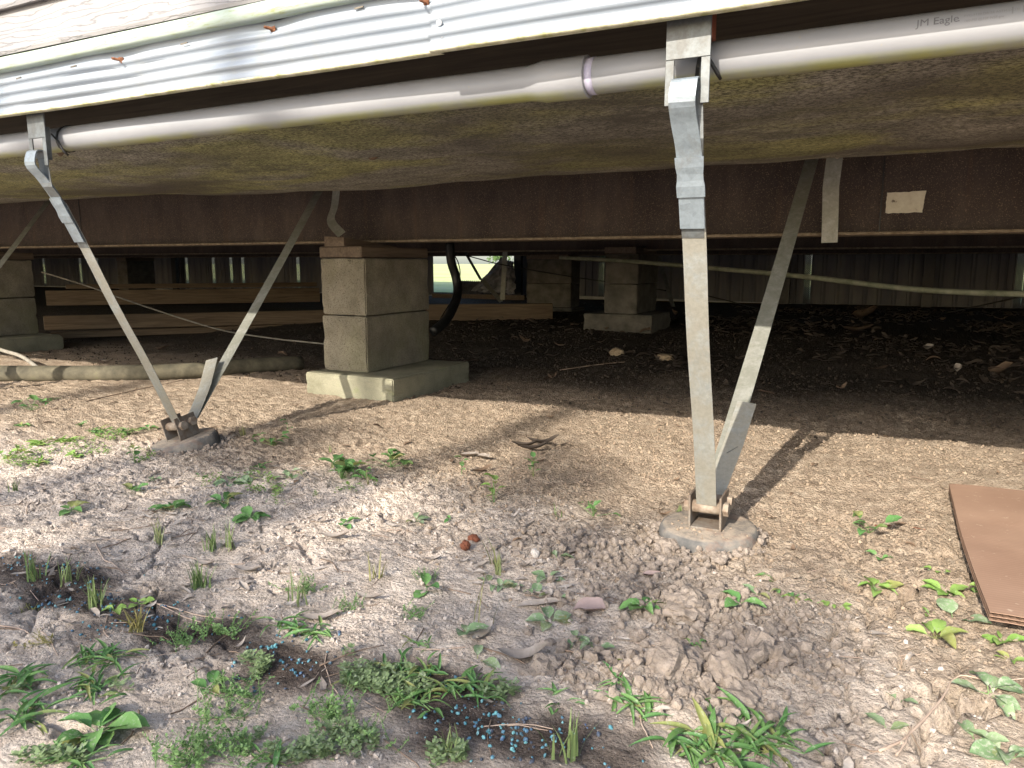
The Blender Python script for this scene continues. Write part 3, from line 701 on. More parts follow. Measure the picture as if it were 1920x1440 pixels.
# ------------------------------------------------------------------ ground anchors, hangers, tie-down straps
ANC = [(-.243, 1.205), (-1.550, 1.262), (-2.86, 1.25)]
def anchor(i, label, tilt):
    u, v = ANC[i]; z = float(H(u, v, False)); org = Vector((u, v, z - .009))
    e = empty('ground_anchor', org, label, 'anchor', 'ground anchors for the tie-down straps'); e.rotation_euler = tilt
    lathe('stabilizer_cap', [(.072, -.03), (.0800, -.004), (.0805, .012), (.0805, .020), (.0795, .0255), (.0770, .0300), (.0735, .0325), (.0680, .0334), (.0660, .0335), (.03, .0335), (.002, .0335)], M_cap, e, 48, .004)
    w, d, h = .023, .030, .056
    box('bracket', (-w, -d, .0335), (w, d, .0375), M_bracket, e, .0005)
    for s in (-1, 1):
        x0, x1 = sorted((s * w, s * (w + .0035)))
        pl = box('side_plate', (x0, -d, .034), (x1, d, .034 + h), M_bracket, e, .0006)
    for y in (-.014, .016):
        z_ = .034 + .034
        for nm, r_, a, b_, n_ in (('spool', .0105, -w + .001, w - .001, 16), ('bolt', .0055, -w - .012, w + .012, 10), ('bolt_head', .0115, w + .0036, w + .0125, 6), ('nut', .0105, -w - .0125, -w - .0036, 6)):
            tube(nm, [(a, y, z_ + .002 * (y > 0)), (b_, y, z_ + .002 * (y > 0))], r_, M_bolt, e, n_, n_ > 8)
    rod = tube('anchor_rod', [(0, 0, -.3), (0, 0, .03)], .009, M_bolt, e, 10)
    # small heap of dirt on the pad
    return e
anchor(0, 'nearer ground anchor with round cap, at the foot of the tall strap', (R(2), R(-1), 0))
anchor(1, 'farther ground anchor with tilted round cap among weeds, on the left', (R(9), R(-9), 0))
anchor(2, 'ground anchor beyond the left edge of the photo', (R(3), R(2), 0))
def hanger(u, label, v=.957):
    org = Vector((u, v, .75)); e = empty('rim_hanger', org, label, 'hanger', 'steel hangers under the rim')
    w = .0275; ht = .106; sw = .0165; t_ = .003; o = Vector((0, 0, 0))
    box('plate', (-w, 0, -.052), (w, t_, .03), M_galvd, e, .0005)
    for s in (-1, 1):
        x0, x1 = sorted((s * sw, s * w)); box('side_leg', (x0, 0, -ht), (x1, t_, -.0523), M_galvd, e, .0005)
    box('inner_flange', (sw + .0005, t_ + .0004, -ht + .012), (sw + .003, .016, -.03), M_galvd, e, .0004)
    return e
def strap_pair(i, ha, hb, la, lb, free):
    u, v = ANC[i]; z = float(H(u, v, False)) + .067; hu = ha[0]
    # hanger strap loop, hanging from the bar in the hanger
    org = Vector((u, v, z)); e = empty('outer_tie_strap', org, la, 'strap', 'tie-down straps')
    top = Vector((hu, .950, .664)); end = Vector((u, v - .025, z - .002))
    def at(t): return top.lerp(end, t)
    side = (1, .0, 0)
    # buckle band: thick doubled steel hooked over the bar
    b0 = smooth_path([top + Vector((0, .014, -.004)), top + Vector((0, .009, .007)), top + Vector((0, .0, .009)), top + Vector((0, -.007, .003)), top + Vector((-.001, -.010, -.020)), at(.07) + Vector((-.001, -.011, 0)), at(.105) + Vector((.001, -.007, 0)), at(.135) + Vector((.0015, -.0045, 0)), at(.2) + Vector((.0015, -.0045, 0)), at(.28) + Vector((.001, -.004, 0))], 4)
    ribbon('buckle_band', b0, .0328, M_galv, e, .0022, side, org=org)
    ribbon('crimp_seal', [at(.135) + Vector((.002, -.0075, 0)), at(.155) + Vector((.002, -.0078, 0)), at(.168) + Vector((.002, -.0068, 0)), at(.182) + Vector((.002, -.0070, 0)), at(.193) + Vector((.002, -.0079, 0)), at(.215) + Vector((.002, -.0073, 0))],
           [.037, .036, .0335, .0345, .037, .0365], M_galv, e, .002, side, org=org)
    ribbon('buckle_band', [top + Vector((.004, .012, -.004)), top + Vector((.006, .016, -.06)), at(.16) + Vector((.002, .0015, 0)), at(.3)], .030, M_galvd, e, .0012, side, org=org)
    n = 16; pts = [at(.15 + .85 * k_ / n) + Vector((.0006 * math.sin(k_ * .6 + i), .0012 * math.sin(k_ * .7), 0)) + Vector((.001 * (1 - k_ / n), 0, 0)) for k_ in range(n + 1)]
    ribbon('strap_band', pts, .0322, M_strap, e, .0011, side, org=org)
    # strap to the frame beam
    s2 = Vector((u, v + .02, z)); e2 = empty('inner_tie_strap', s2, lb, 'strap', 'tie-down straps'); t2 = Vector(hb)
    n = 18; pts = [s2.lerp(t2, k_ / n) + Vector((0, 0, -.006 * math.sin(math.pi * k_ / n))) for k_ in range(n + 1)]
    ribbon('strap_band', pts, .0325, M_strap2, e2, .0011, (1, .12, 0), org=s2)
    f0 = s2 + Vector((.001, -.004, .0)); d = (t2 - s2).normalized()
    fp = [f0, f0 + d * .05 + Vector((.003 + free * .01, -.006, 0)), f0 + d * .12 + Vector((.006 + free * .05, -.012, .004)), f0 + d * .22 + Vector((free * .16, -.018, .010))]
    ribbon('loose_strap_end', fp, .0335, M_strap, e2, .0011, (1, .1, 0), org=s2)
    if i == 0: ribbon('crease', [f0 + d * .1 + Vector((.004, -.0135, .003)), f0 + d * .118 + Vector((.02, -.0135, .003))], .0006, M_galvd, e2, .0008, (0, 0, 1), org=s2)
hanger(-.243, 'wide steel hanger with square slot above the tall near strap'); hanger(-1.548, 'narrow-looking steel hanger at the upper left of the photo'); hanger(-2.86, 'steel hanger beyond the left edge of the photo')
hR = V(1525, 290, 2.26); hL = V(606, 360, 2.26); hX = V(100, 378, 2.26)
ext = lambda a, b, t: a + (b - a) * t
strap_pair(0, (-.243,), hR + Vector((.006, 0, .03)), 'tall galvanised strap in front, from hanger to nearer anchor', 'mottled strap slanting from the nearer anchor up right to the beam', .10)
strap_pair(1, (-1.548,), hL + Vector((.0, 0, .03)), 'thin-looking strap on the left running down to the farther anchor', 'strap rising from the farther anchor to the beam left of the pier', -.13)
strap_pair(2, (-2.86,), hX + Vector((0, 0, .03)), 'strap hanging just beyond the left edge of the photo', 'strap crossing the top left corner of the dark space up to the beam', -.1)
# short straps hanging on the beam face
p0 = V(1563, 280, 2.19); p1 = V(1555, 455, 2.19)
o = ribbon('hanging_strap', [Vector((p0.x + .01, 2.20, .80)), Vector((p0.x + .004, 2.186, .72)), Vector((p0.x, 2.182, .65)), Vector((p1.x - .001, 2.184, .56)), p1], .040, M_strap2, None, .0012, org=p1); o.location = p1
tag(o, 'short dusty strap hanging down the beam, right of the slanting strap', 'strap', 'straps hanging on the beam')
p0 = V(632, 350, 2.19); p1 = V(641, 440, 2.10)
o = ribbon('hanging_strap', smooth_path([Vector((p0.x, 2.20, .80)), Vector((p0.x - .002, 2.185, .70)), Vector((p0.x, 2.17, .65)), Vector((p0.x + .008, 2.14, .60)), p1], 5), .032, M_strap2, None, .0012, org=p1); o.location = p1
tag(o, 'curved grey strap end coming down to the wedge on the pier', 'strap', 'straps hanging on the beam')
# red brown block beside the near hanger
o = box('wood_block', (-.006, -.01, 0), (.006, .012, .055), M_rustw, None, .001); o.location = V(1329, 74, .972); tag(o, 'red-brown wooden bit behind the near hanger', 'wood block')
# cable ties
def ctie(u, dz, label, tl):
    o = Vector((u, PV, PZ)); pts = []
    for k_ in range(17):
        a = 2 * math.pi * k_ / 16; pts.append(Vector((u + .006 * math.sin(a), PV + (PR + .002) * math.cos(a), pw(u) + (PR + .002) * math.sin(a))))
    e = empty('cable_tie', o, label, 'cable tie', 'black cable ties on the pipe')
    q = ribbon('loop', pts, .0048, M_black, e, .0016, org=o)
    q = box('tie_head', (-.004, -.006, -.004), (.004, .003, .004), M_black, e, .0008); q.location = Vector((-.002, -PR - .018, dz))
    tube('tie_tail', [Vector((0, -PR - .012, dz)), Vector((.010, -PR - .006, dz - .014)), Vector((.022, -PR - .004, dz - .034)), Vector((.026, -PR + .003, dz - .042))], [.0014, .0022, .0026, .002], M_black, e, 6)
    tube('tie_tail', [Vector((-.001, -PR - .018, dz)), Vector((-.008, -PR - .03, dz + tl)), Vector((-.016, -PR - .032, dz - .001))], [.0012, .001, .0007], M_black, e, 5)
ctie(-.236, .013, 'black cable tie round the pipe in the near hanger slot', .004)
ctie(-1.535, .002, 'black cable tie round the pipe at the upper left hanger', -.004)

# ------------------------------------------------------------------ hoses and cables
def cable(name, pts, r, m, label, cat, sides=8):
    p = smooth_path(pts, 6); o = p[len(p) // 2].copy()
    return tag(tube(name, p, r, m, None, sides, loc=o), label, cat)
gp = lambda x, y, r_: G(x, y) + Vector((0, 0, r_))
h = [V(-60, 702, 1.6), V(60, 703, 1.66), V(180, 702, 1.74), V(300, 700, 1.87), V(400, 694, 2.04), V(480, 687, 2.22), V(565, 678, 2.42)]
h = [Vector((a.x, a.y, float(H(a.x, a.y, False)) + .030)) for a in [Vector((*G0(x, y, .03), 0)) for x, y in ((-80, 702), (60, 703), (180, 702), (300, 700), (400, 694), (480, 687), (565, 680))]]
cable('drain_hose', h, .031, M_hoseg, 'thick mossy drain hose lying on the soil left of the pier', 'hose', 14)
h = [V(-40, 640, 2.0), V(5, 657, 1.95), V(40, 668, 1.9), V(72, 690, 1.8), V(80, 697, 1.78)]
cable('grey_cable', h, .0085, M_cablegrey, 'small pale hose curving down at the left edge', 'hose')
cable('sagging_cable', [V(78, 510, 2.9), V(160, 535, 2.95), V(250, 567, 3.0), V(400, 615, 3.1), V(500, 633, 3.1), V(610, 645, 3.1)], .0048, M_cablegrey, 'thin grey cable sagging across the dark space left of the pier', 'cable', 6)
cable('sagging_conduit', [V(1050, 483, 4.0), V(1180, 490, 3.8), V(1300, 500, 3.6), V(1500, 518, 3.35), V(1720, 543, 3.15), V(1950, 553, 3.0)], .0105, M_pipeg, 'long greenish conduit sagging across the dark space on the right', 'conduit')
cable('black_hose', [V(843, 455, 3.3), V(846, 490, 3.3), V(855, 520, 3.32), V(858, 548, 3.3), V(850, 575, 3.2), V(835, 602, 3.1), V(812, 622, 3.0)], .0235, M_black, 'thick black hose hanging down beside the pier against daylight', 'hose', 12)
cable('thin_black_wire', [V(852, 478, 3.2), V(860, 495, 3.2), V(862, 520, 3.2), V(848, 560, 3.15), V(825, 598, 3.0)], .0028, M_black, 'thin black wire looping round the black hose', 'wire', 5)
cable('black_cable', [V(848, 472, 4.6), V(900, 486, 4.8), V(940, 496, 5), V(1060, 517, 5.2), V(1250, 545, 5.5)], .004, M_black, 'thin black cable crossing the bright gap', 'cable', 5)
cable('black_cable', [V(1300, 548, 5.0), V(1380, 568, 5.0), V(1430, 580, 5.1)], .004, M_black, 'thin black cable behind the near strap', 'cable', 5)
cable('black_cable', [V(1765, 588, 6.5), V(1830, 575, 6.5), V(1930, 553, 6.4)], .006, M_black, 'black cable rising to the right in front of the far skirting', 'cable', 5)
def fstrap(a, b, w, label, m=M_galvd):
    o = Vector(b); r_ = ribbon('frame_strap', [a, Vector(a).lerp(Vector(b), .5), b], w, m, None, .0015, org=o); r_.location = o; tag(r_, label, 'strap', 'straps far back under the house')
fstrap(V(862, 455, 5.6), V(902, 525, 6.2), .03, 'dark strap slanting across the bright gap')
fstrap(V(948, 455, 6.3), V(942, 562, 6.3), .05, 'grey upright strap at the right side of the bright gap', M_strap2)
fstrap(V(905, 525, 6.6), V(940, 566, 6.3), .04, 'short grey strap meeting the upright one low in the gap', M_strap2)
fstrap(V(1235, 480, 4.9), V(1262, 575, 5.3), .03, 'dark strap slanting right of the far pier')
o = tube('frame_tube', [V(868, 464, 6.9), V(952, 476, 6.9)], .028, M_galvd, None, 8); tag(o, 'grey crossbar at the top of the bright gap', 'bar')

# ------------------------------------------------------------------ cardboard sheet
A = Vector((.121, 1.612)); B = Vector((.133, 1.012))
cb = empty('cardboard_sheet', (.4, 1.3, .01), 'brown corrugated cardboard sheet lying on the soil at the right edge', 'cardboard'); CO = Vector((.4, 1.3, .01))
def cz(u_, v_): return float(H(u_, v_, False)) * .4 + .022 + .004 * math.sin((v_ - 1.0) * 4.5 + u_ * 3)
nu, nv = 30, 30
def cpt(i, j):
    s, t_ = i / nu, j / nv; l = B.lerp(A, t_); r_ = Vector((B.x + .62, B.y - .02)).lerp(Vector((A.x + .64, A.y + .1)), t_)
    p_ = l.lerp(r_, s); p_.x += -.004 * math.sin(t_ * math.pi * 1.3) * (1 - s); return p_
for k_, (dz, m_) in enumerate(((.0102, M_card), (.0051, M_card), (0, M_card))):
    v = []; f = []
    for lay in (0, .0007):
        for i in range(nu + 1):
            for j in range(nv + 1):
                p_ = cpt(i, j); v.append(Vector((p_.x, p_.y, cz(p_.x, p_.y) + dz + lay)) - CO)
    N = (nu + 1) * (nv + 1)
    for i in range(nu):
        for j in range(nv):
            a = i * (nv + 1) + j; f.append((a, a + nv + 1, a + nv + 2, a + 1)); f.append((N + a, N + a + 1, N + a + nv + 2, N + a + nv + 1))
    for i in range(nu):
        for j in (0, nv):
            a = i * (nv + 1) + j; f.append((a, a + nv + 1, N + a + nv + 1, N + a))
    for j in range(nv):
        for i in (0, nu):
            a = i * (nv + 1) + j; f.append((a, a + 1, N + a + 1, N + a))
    mesh('liner', v, f, m_, cb)
for dz in (.0007, .0058):
    v = []; f = []; n = 260
    for i in range(n + 1):
        for j in (0, 6, 20, 30):
            p_ = cpt(i * nu / n, j); v.append(Vector((p_.x, p_.y + (.0015 if j == 0 else 0), cz(p_.x, p_.y) + dz + .0019 + .0017 * math.sin(i * 2 * math.pi / 3.4))) - CO)
    for i in range(n):
        for j in range(3): a = i * 4 + j; f.append((a, a + 4, a + 5, a + 1))
    mesh('flute', v, f, M_flute, cb)

# ------------------------------------------------------------------ crumbs of soil: geometry nodes, countless
def crumbs(name, pts, scl, m, label, subdiv=1):
    me = bpy.data.meshes.new(name); me.vertices.add(len(pts)); me.vertices.foreach_set('co', np.asarray(pts, np.float32).ravel())
    a = me.attributes.new('scl', 'FLOAT_VECTOR', 'POINT'); a.data.foreach_set('vector', np.asarray(scl, np.float32).ravel())
    a = me.attributes.new('rot', 'FLOAT_VECTOR', 'POINT'); a.data.foreach_set('vector', rng.uniform(0, 6.28, (len(pts), 3)).astype(np.float32).ravel())
    o = bpy.data.objects.new(name, me); C.objects.link(o); me.materials.append(m)
    g = bpy.data.node_groups.new(name, 'GeometryNodeTree'); g.interface.new_socket('Geometry', in_out='INPUT', socket_type='NodeSocketGeometry'); g.interface.new_socket('Geometry', in_out='OUTPUT', socket_type='NodeSocketGeometry')
    N = g.nodes; i_ = N.new('NodeGroupInput'); o_ = N.new('NodeGroupOutput'); ip = N.new('GeometryNodeInstanceOnPoints'); ico = N.new('GeometryNodeMeshIcoSphere'); ico.inputs['Radius'].default_value = 1; ico.inputs['Subdivisions'].default_value = subdiv
    sp_ = N.new('GeometryNodeSetPosition'); nz = N.new('ShaderNodeTexNoise'); nz.inputs['Scale'].default_value = 1.4; vm = N.new('ShaderNodeVectorMath'); vm.operation = 'SUBTRACT'; vm.inputs[1].default_value = (.5, .5, .5)
    vs = N.new('ShaderNodeVectorMath'); vs.operation = 'SCALE'; vs.inputs['Scale'].default_value = 1.3
    g.links.new(nz.outputs['Color'], vm.inputs[0]); g.links.new(vm.outputs[0], vs.inputs[0]); g.links.new(vs.outputs[0], sp_.inputs['Offset']); g.links.new(ico.outputs[0], sp_.inputs[0])
    sm_ = N.new('GeometryNodeSetMaterial'); sm_.inputs['Material'].default_value = m; g.links.new(sp_.outputs[0], sm_.inputs[0])
    for nm, sk_ in (('scl', 'Scale'), ('rot', 'Rotation')):
        q_ = N.new('GeometryNodeInputNamedAttribute'); q_.data_type = 'FLOAT_VECTOR'; q_.inputs['Name'].default_value = nm; g.links.new(q_.outputs[0], ip.inputs[sk_])
    g.links.new(i_.outputs[0], ip.inputs['Points']); g.links.new(sm_.outputs[0], ip.inputs['Instance']); g.links.new(ip.outputs[0], o_.inputs[0])
    md = o.modifiers.new('scatter', 'NODES'); md.node_group = g
    return tag(o, label, kind='stuff')
def scatter(n, x0, x1, y0, y1, dens):
    x = rng.uniform(x0, x1, n); y = rng.uniform(y0, y1, n); k_ = rng.random(n) < dens(x, y)
    return x[k_], y[k_]
def sizes(n, a, b, p=3.5):
    s = a + (b - a) * rng.random(n) ** p; return (s[:, None] * rng.uniform(.6, 1.15, (n, 3)))
x, y = scatter(150000, -3.2, 1.1, .8, 3.2, lambda x, y: masks(x, y)[1] * (1 - .7 * masks(x, y)[0]) * sm(.38, .55, fbm(x * 1.7, y * 1.7, 3, 68)) * (.25 + .75 * sm(.4, .6, fbm(x * 5, y * 5, 3, 61))) * sm(2.3, 1.9, y))
s = sizes(len(x), .0008, .0040, 4); crumbs('soil_crumbs', np.stack([x, y, H(x, y) + s[:, 2] * .3], 1), s, M_crumb, 'loose tan crumbs of soil round the anchors')
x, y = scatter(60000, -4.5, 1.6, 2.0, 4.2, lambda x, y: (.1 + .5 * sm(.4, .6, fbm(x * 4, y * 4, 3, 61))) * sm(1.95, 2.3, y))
s = sizes(len(x), .0012, .0065, 4); crumbs('dark_crumbs', np.stack([x, y, H(x, y) + s[:, 2] * .3], 1), s, M_crumbd, 'crumbs of soil under the house, darkened in colour for the shade')
x, y = scatter(60000, -2.0, .9, .4, 1.3, lambda x, y: masks(x, y)[0] * np.clip(1 - 1.6 * masks(x, y)[2], 0, 1) * (.15 + .6 * sm(.5, .7, fbm(x * 8, y * 8, 3, 62))))
s = sizes(len(x), .0008, .0035); crumbs('pale_crumbs', np.stack([x, y, H(x, y) + s[:, 2] * .3], 1), s, M_crumbp, 'pale grit scattered over the open crust')
x, y = scatter(130000, -.9, .4, .5, 1.4, lambda x, y: masks(x, y)[3] ** 1.3 * .8)
s = sizes(len(x), .0010, .0085, 5); crumbs('clod_crumbs', np.stack([x, y, H(x, y) + s[:, 2] * .35], 1), s, M_clodc, 'grey broken soil lumps heaped below the nearer anchor', 2)
rg = []
for (u_, v_) in ANC[:2]:
    for _ in range(520):
        a = random.uniform(0, 6.28); r_ = random.uniform(.079, .098); rg.append((u_ + r_ * math.cos(a), v_ + r_ * math.sin(a)))
rg = np.array(rg); s = sizes(len(rg), .0012, .0065, 3); crumbs('packed_crumbs', np.stack([rg[:, 0], rg[:, 1], H(rg[:, 0], rg[:, 1]) + s[:, 2] * .6], 1), s, M_clodc, 'crumbly soil packed round the anchor caps')
# dirt lying on the anchor caps
pt = []; 
for (u_, v_) in ANC[:2]:
    for _ in range(220):
        a = random.uniform(0, 6.28); r_ = .07 * math.sqrt(random.random()); pt.append((u_ + r_ * math.cos(a) + .008, v_ + r_ * math.sin(a), float(H(u_, v_, False)) + .0235 + (0 if u_ > -1 else -.0 + .155 * (r_ * math.cos(a)) + .158 * r_ * math.sin(a))))
crumbs('cap_dirt', np.array(pt), sizes(len(pt), .0006, .003), M_crumb, 'soil grains fallen on the round anchor caps')
x, y = scatter(30000, -1.9, .2, .45, 1.5, lambda x, y: masks(x, y)[2] ** 2 * (.12 + .88 * sm(.40, .60, fbm(x * 9, y * 9, 3, 63))) * .8)
s = sizes(len(x), .0010, .0026, 2); crumbs('blue_pellets', np.stack([x, y, H(x, y) + s[:, 2] * .6], 1), s, M_pel, 'blue and turquoise pellets spilled along a dark streak of soil', 1)
cx = []
for (px, py, rr, n) in ((915, 1380, .02, 30), (975, 1385, .03, 30), (1040, 1400, .03, 22), (300, 1148, .02, 30), (560, 1240, .05, 40), (510, 1215, .03, 30), (205, 1120, .02, 14)):
    g0 = G0(px, py)
    for _ in range(n): a = random.uniform(0, 6.28); r_ = rr * abs(random.gauss(0, .9)); cx.append((g0[0] + r_ * math.cos(a), g0[1] + r_ * math.sin(a)))
cx = np.array(cx); s = sizes(len(cx), .0012, .0027, 1.5); crumbs('blue_pellets', np.stack([cx[:, 0], cx[:, 1], H(cx[:, 0], cx[:, 1]) + s[:, 2] * .7], 1), s, M_pel, 'thick drifts of bright blue pellets in the foreground', 2)
# bits of dark chopped straw in the pellet streak
# ------------------------------------------------------------------ dead leaf litter
def leaf_arrays(x, y, z, L, Wd, ang, curl, tiltx, n=5):
    """many curled leaves as one mesh: each a strip n x 2 with a fold"""
    N = len(x); t = np.linspace(-1, 1, n + 1); prof = np.sqrt(np.clip(1 - np.abs(t) ** 1.7, 0, 1)); prof[0] = prof[-1] = .04
    V_ = np.zeros((N, n + 1, 3, 3)); s = np.array([-1, 0, 1]); rl = np.random.default_rng(N)
    jag = rl.uniform(.55, 1.15, (N, n + 1, 3)) if N > 1 else rl.uniform(.75, 1.1, (N, n + 1, 3))
    for i in range(n + 1):
        for j in range(3):
            lx = t[i] * L / 2; ly = s[j] * Wd / 2 * prof[i] * jag[:, i, j]; lz = curl * (t[i] ** 2) * L * .35 + np.abs(ly) * (.35 + tiltx) + t[i] * tiltx * L * .18
            V_[:, i, j, 0] = x + lx * np.cos(ang) - ly * np.sin(ang); V_[:, i, j, 1] = y + lx * np.sin(ang) + ly * np.cos(ang); V_[:, i, j, 2] = z + lz
    b = (np.arange(N) * (n + 1) * 3)[:, None, None]; i, j = np.meshgrid(np.arange(n), np.arange(2), indexing='ij'); q = (i * 3 + j)[None]
    q = b + q; F = np.stack([q, q + 1, q + 4, q + 3], -1).reshape(-1, 4); return V_.reshape(-1, 3), F
def litter(name, n, reg, dens, m, label, L0, L1, zoff=.003):
    x, y = scatter(n, *reg, dens); k_ = len(x); L = rng.uniform(L0, L1, k_)
    v, f = leaf_arrays(x, y, H(x, y) + zoff * rng.random(k_), L, L * rng.uniform(.2, .5, k_), rng.uniform(0, 6.28, k_), rng.uniform(-.6, .9, k_), rng.uniform(-.5, .8, k_))
    return tag(np_mesh(name, v, f, m, False), label, kind='stuff')
litter('leaf_litter', 14000, (-2.6, 1.6, 2.7, 6.9), lambda x, y: sm(.42, .6, fbm(x * 1.6, y * 1.6, 3, 71)) * .55 * sm(2.7, 3.3, y) * (.35 + .65 * sm(-1.6, -.6, x)), M_deadd, 'dark leaf litter drifted under the house on the right', .025, .07, .02)
litter('brown_litter', 260, (-3.5, 1.4, 2.3, 6.5), lambda x, y: .35 + 0 * x, M_deadb, 'scattered brown leaves among the dark litter', .04, .10, .025)
litter('grey_litter', 4200, (-1.7, .5, .5, 1.4), lambda x, y: masks(x, y)[0] * (.05 + .5 * sm(.52, .68, fbm(x * 4.5, y * 4.5, 3, 73))), M_dead, 'grey leaf scraps lying on the pale crust', .007, .028)
litter('soil_flecks', 1500, (-2.5, 1.0, 1.0, 2.3), lambda x, y: .16 + 0 * x, M_deadb, 'small brown leaf scraps on the tan soil', .010, .028)
# fine root and twig scraps
def scraps(name, n, reg, dens, m, label, L0, L1, r0):
    x, y = scatter(n, *reg, dens); v = []; f = []
    for a, b in zip(x, y):
        L = random.uniform(L0, L1); an = random.uniform(0, 6.28); bend = random.uniform(-.8, .8); p_ = Vector((a, b)); r_ = r0 * random.uniform(.6, 1.4); i0 = len(v)
        for k_ in range(5):
            z = float(H(p_.x, p_.y)) + r_ * 1.2; pr_ = Vector((-math.sin(an), math.cos(an)))
            v += [(p_.x + pr_.x * r_, p_.y + pr_.y * r_, z - r_ * .5), (p_.x - pr_.x * r_, p_.y - pr_.y * r_, z - r_ * .5), (p_.x, p_.y, z + r_)]
            p_ = p_ + Vector((math.cos(an), math.sin(an))) * L / 4; an += bend / 4 + random.uniform(-.25, .25)
        for k_ in range(4):
            for j in range(3): a0 = i0 + k_ * 3 + j; b0 = i0 + k_ * 3 + (j + 1) % 3; f.append((a0, b0, b0 + 3, a0 + 3))
    return tag(mesh(name, v, f, m, None, True), label, kind='stuff')
scraps('root_scraps', 420, (-1.8, .6, .45, 1.5), lambda x, y: .75 + 0 * x, M_twig, 'fine brown rootlets and stalks strewn over the ground', .02, .075, .0007)
scraps('pale_root_scraps', 260, (-1.6, .4, .45, 1.2), lambda x, y: .6 + 0 * x, M_twigp, 'pale dry rootlets strewn over the open crust', .02, .09, .0006)

# ------------------------------------------------------------------ weeds
def leaf_mesh(name, L, Wd, m, n=6, cup=.22, droop=.35, blade=False, wavy=0):
    v = []; f = []
    for i in range(n + 1):
        t = i / n; w_ = (math.sin(math.pi * min(1, t ** .8)) ** .75 if not blade else (math.sin(math.pi * t ** .6) ** .8)) * Wd / 2
        if i in (0, n): w_ = Wd * .02
        z = L * (.25 * t - droop * t * t)
        for s in (-1, -.5, 0, .5, 1):
            v.append((t * L, s * w_, z + abs(s) * w_ * cup * 2 + wavy * math.sin(i * 2.3 + s * 2) * w_))
    for i in range(n):
        for j in range(4): a = i * 5 + j; f.append((a, a + 1, a + 6, a + 5))
    me = bpy.data.meshes.new(name); me.from_pydata(v, [], f); me.polygons.foreach_set('use_smooth', [True] * len(f)); me.materials.append(m); return me
LM = {}
for key, m in (('g', M_leaf), ('p', M_leafp), ('y', M_leafy)):
    LM['oval' + key] = [leaf_mesh('leaf', 1, .62, m, wavy=.08), leaf_mesh('leaf', 1, .50, m, cup=.35, droop=.5, wavy=.15), leaf_mesh('leaf', 1, .72, m, cup=.12, droop=.25, wavy=.1)]
LM['blade'] = [leaf_mesh('leaf', 1, .14, M_blade, blade=True, droop=.45, cup=.4), leaf_mesh('leaf', 1, .175, M_blade, blade=True, droop=.25, cup=.3), leaf_mesh('leaf', 1, .12, M_blade, blade=True, droop=.65, cup=.4)]
LM['bladey'] = [leaf_mesh('leaf', 1, .20, M_leafy, blade=True, droop=.45, cup=.4), leaf_mesh('leaf', 1, .22, M_leafy, blade=True, droop=.2, cup=.3)]
def stalk_tris(v, f, a, b, r_):
    i = len(v); d = (Vector(b) - Vector(a)); s = d.cross(Vector((0, 0, 1))); s = (s if s.length > 1e-6 else Vector((1, 0, 0))).normalized() * r_; u_ = s.cross(d).normalized() * r_
    v += [Vector(a) + s, Vector(a) - s, Vector(a) + u_, Vector(b) + s * .6, Vector(b) - s * .6, Vector(b) + u_ * .6]
    f += [(i, i + 1, i + 4, i + 3), (i + 1, i + 2, i + 5, i + 4), (i + 2, i, i + 3, i + 5)]
def weed(px, py, kind, size, n, label, hue='g', seed=None, group='weeds growing on the open soil'):
    rr = random.Random(seed if seed is not None else int(px * 7 + py)); g = G(px, py)
    if kind == 'crab': size *= .62; n = int(n * 1.6)
    elif kind == 'rosette': size *= 1.1; g.z -= .002
    e = empty('weed', g, label, 'weed', group)
    v = []; f = []
    if kind in ('rosette', 'clump', 'runner', 'crab', 'sprout'):
        lib = LM['blade' if kind == 'crab' and hue == 'g' else 'bladey' if kind == 'crab' else 'oval' + hue]
        for i in range(n):
            a = i * 2.4 + rr.uniform(-.5, .5); L = size * rr.uniform(.7, 1.15)
            if kind == 'rosette': b = Vector((math.cos(a), math.sin(a), 0)) * size * rr.uniform(.05, .35); b.z = size * rr.uniform(.05, .25); pit = rr.uniform(-.15, .45)
            elif kind == 'clump': b = Vector((rr.gauss(0, size * .9), rr.gauss(0, size * .55), size * rr.uniform(.2, 1.3))); pit = rr.uniform(-.2, .5)
            elif kind == 'runner': t_ = (i / max(1, n - 1) - .5) * 2; b = Vector((t_ * size * n * .34, rr.uniform(-.5, .5) * size * .7, size * rr.uniform(.1, .3))); pit = rr.uniform(-.1, .35)
            elif kind == 'sprout': b = Vector((rr.gauss(0, size * .2), rr.gauss(0, size * .2), size * (.6 + 1.8 * i / n))); pit = rr.uniform(.1, .5)
            else: b = Vector((rr.gauss(0, size * .38), rr.gauss(0, size * .28), size * rr.uniform(.0, .14))); pit = rr.uniform(-.05, .42)
            o = bpy.data.objects.new('leaf', rr.choice(lib)); C.objects.link(o); o.parent = e; o.location = b
            o.rotation_euler = (rr.uniform(-.3, .3), -pit, a); o.scale = (L, L * rr.uniform(.8, 1.2), L)
            stalk_tris(v, f, (0, 0, 0) if kind != 'runner' else (b.x - size * .3, 0, .001), b, .0007 if kind != 'crab' else .0011)
        mesh('stem', v, f, M_feather, e)
    return e
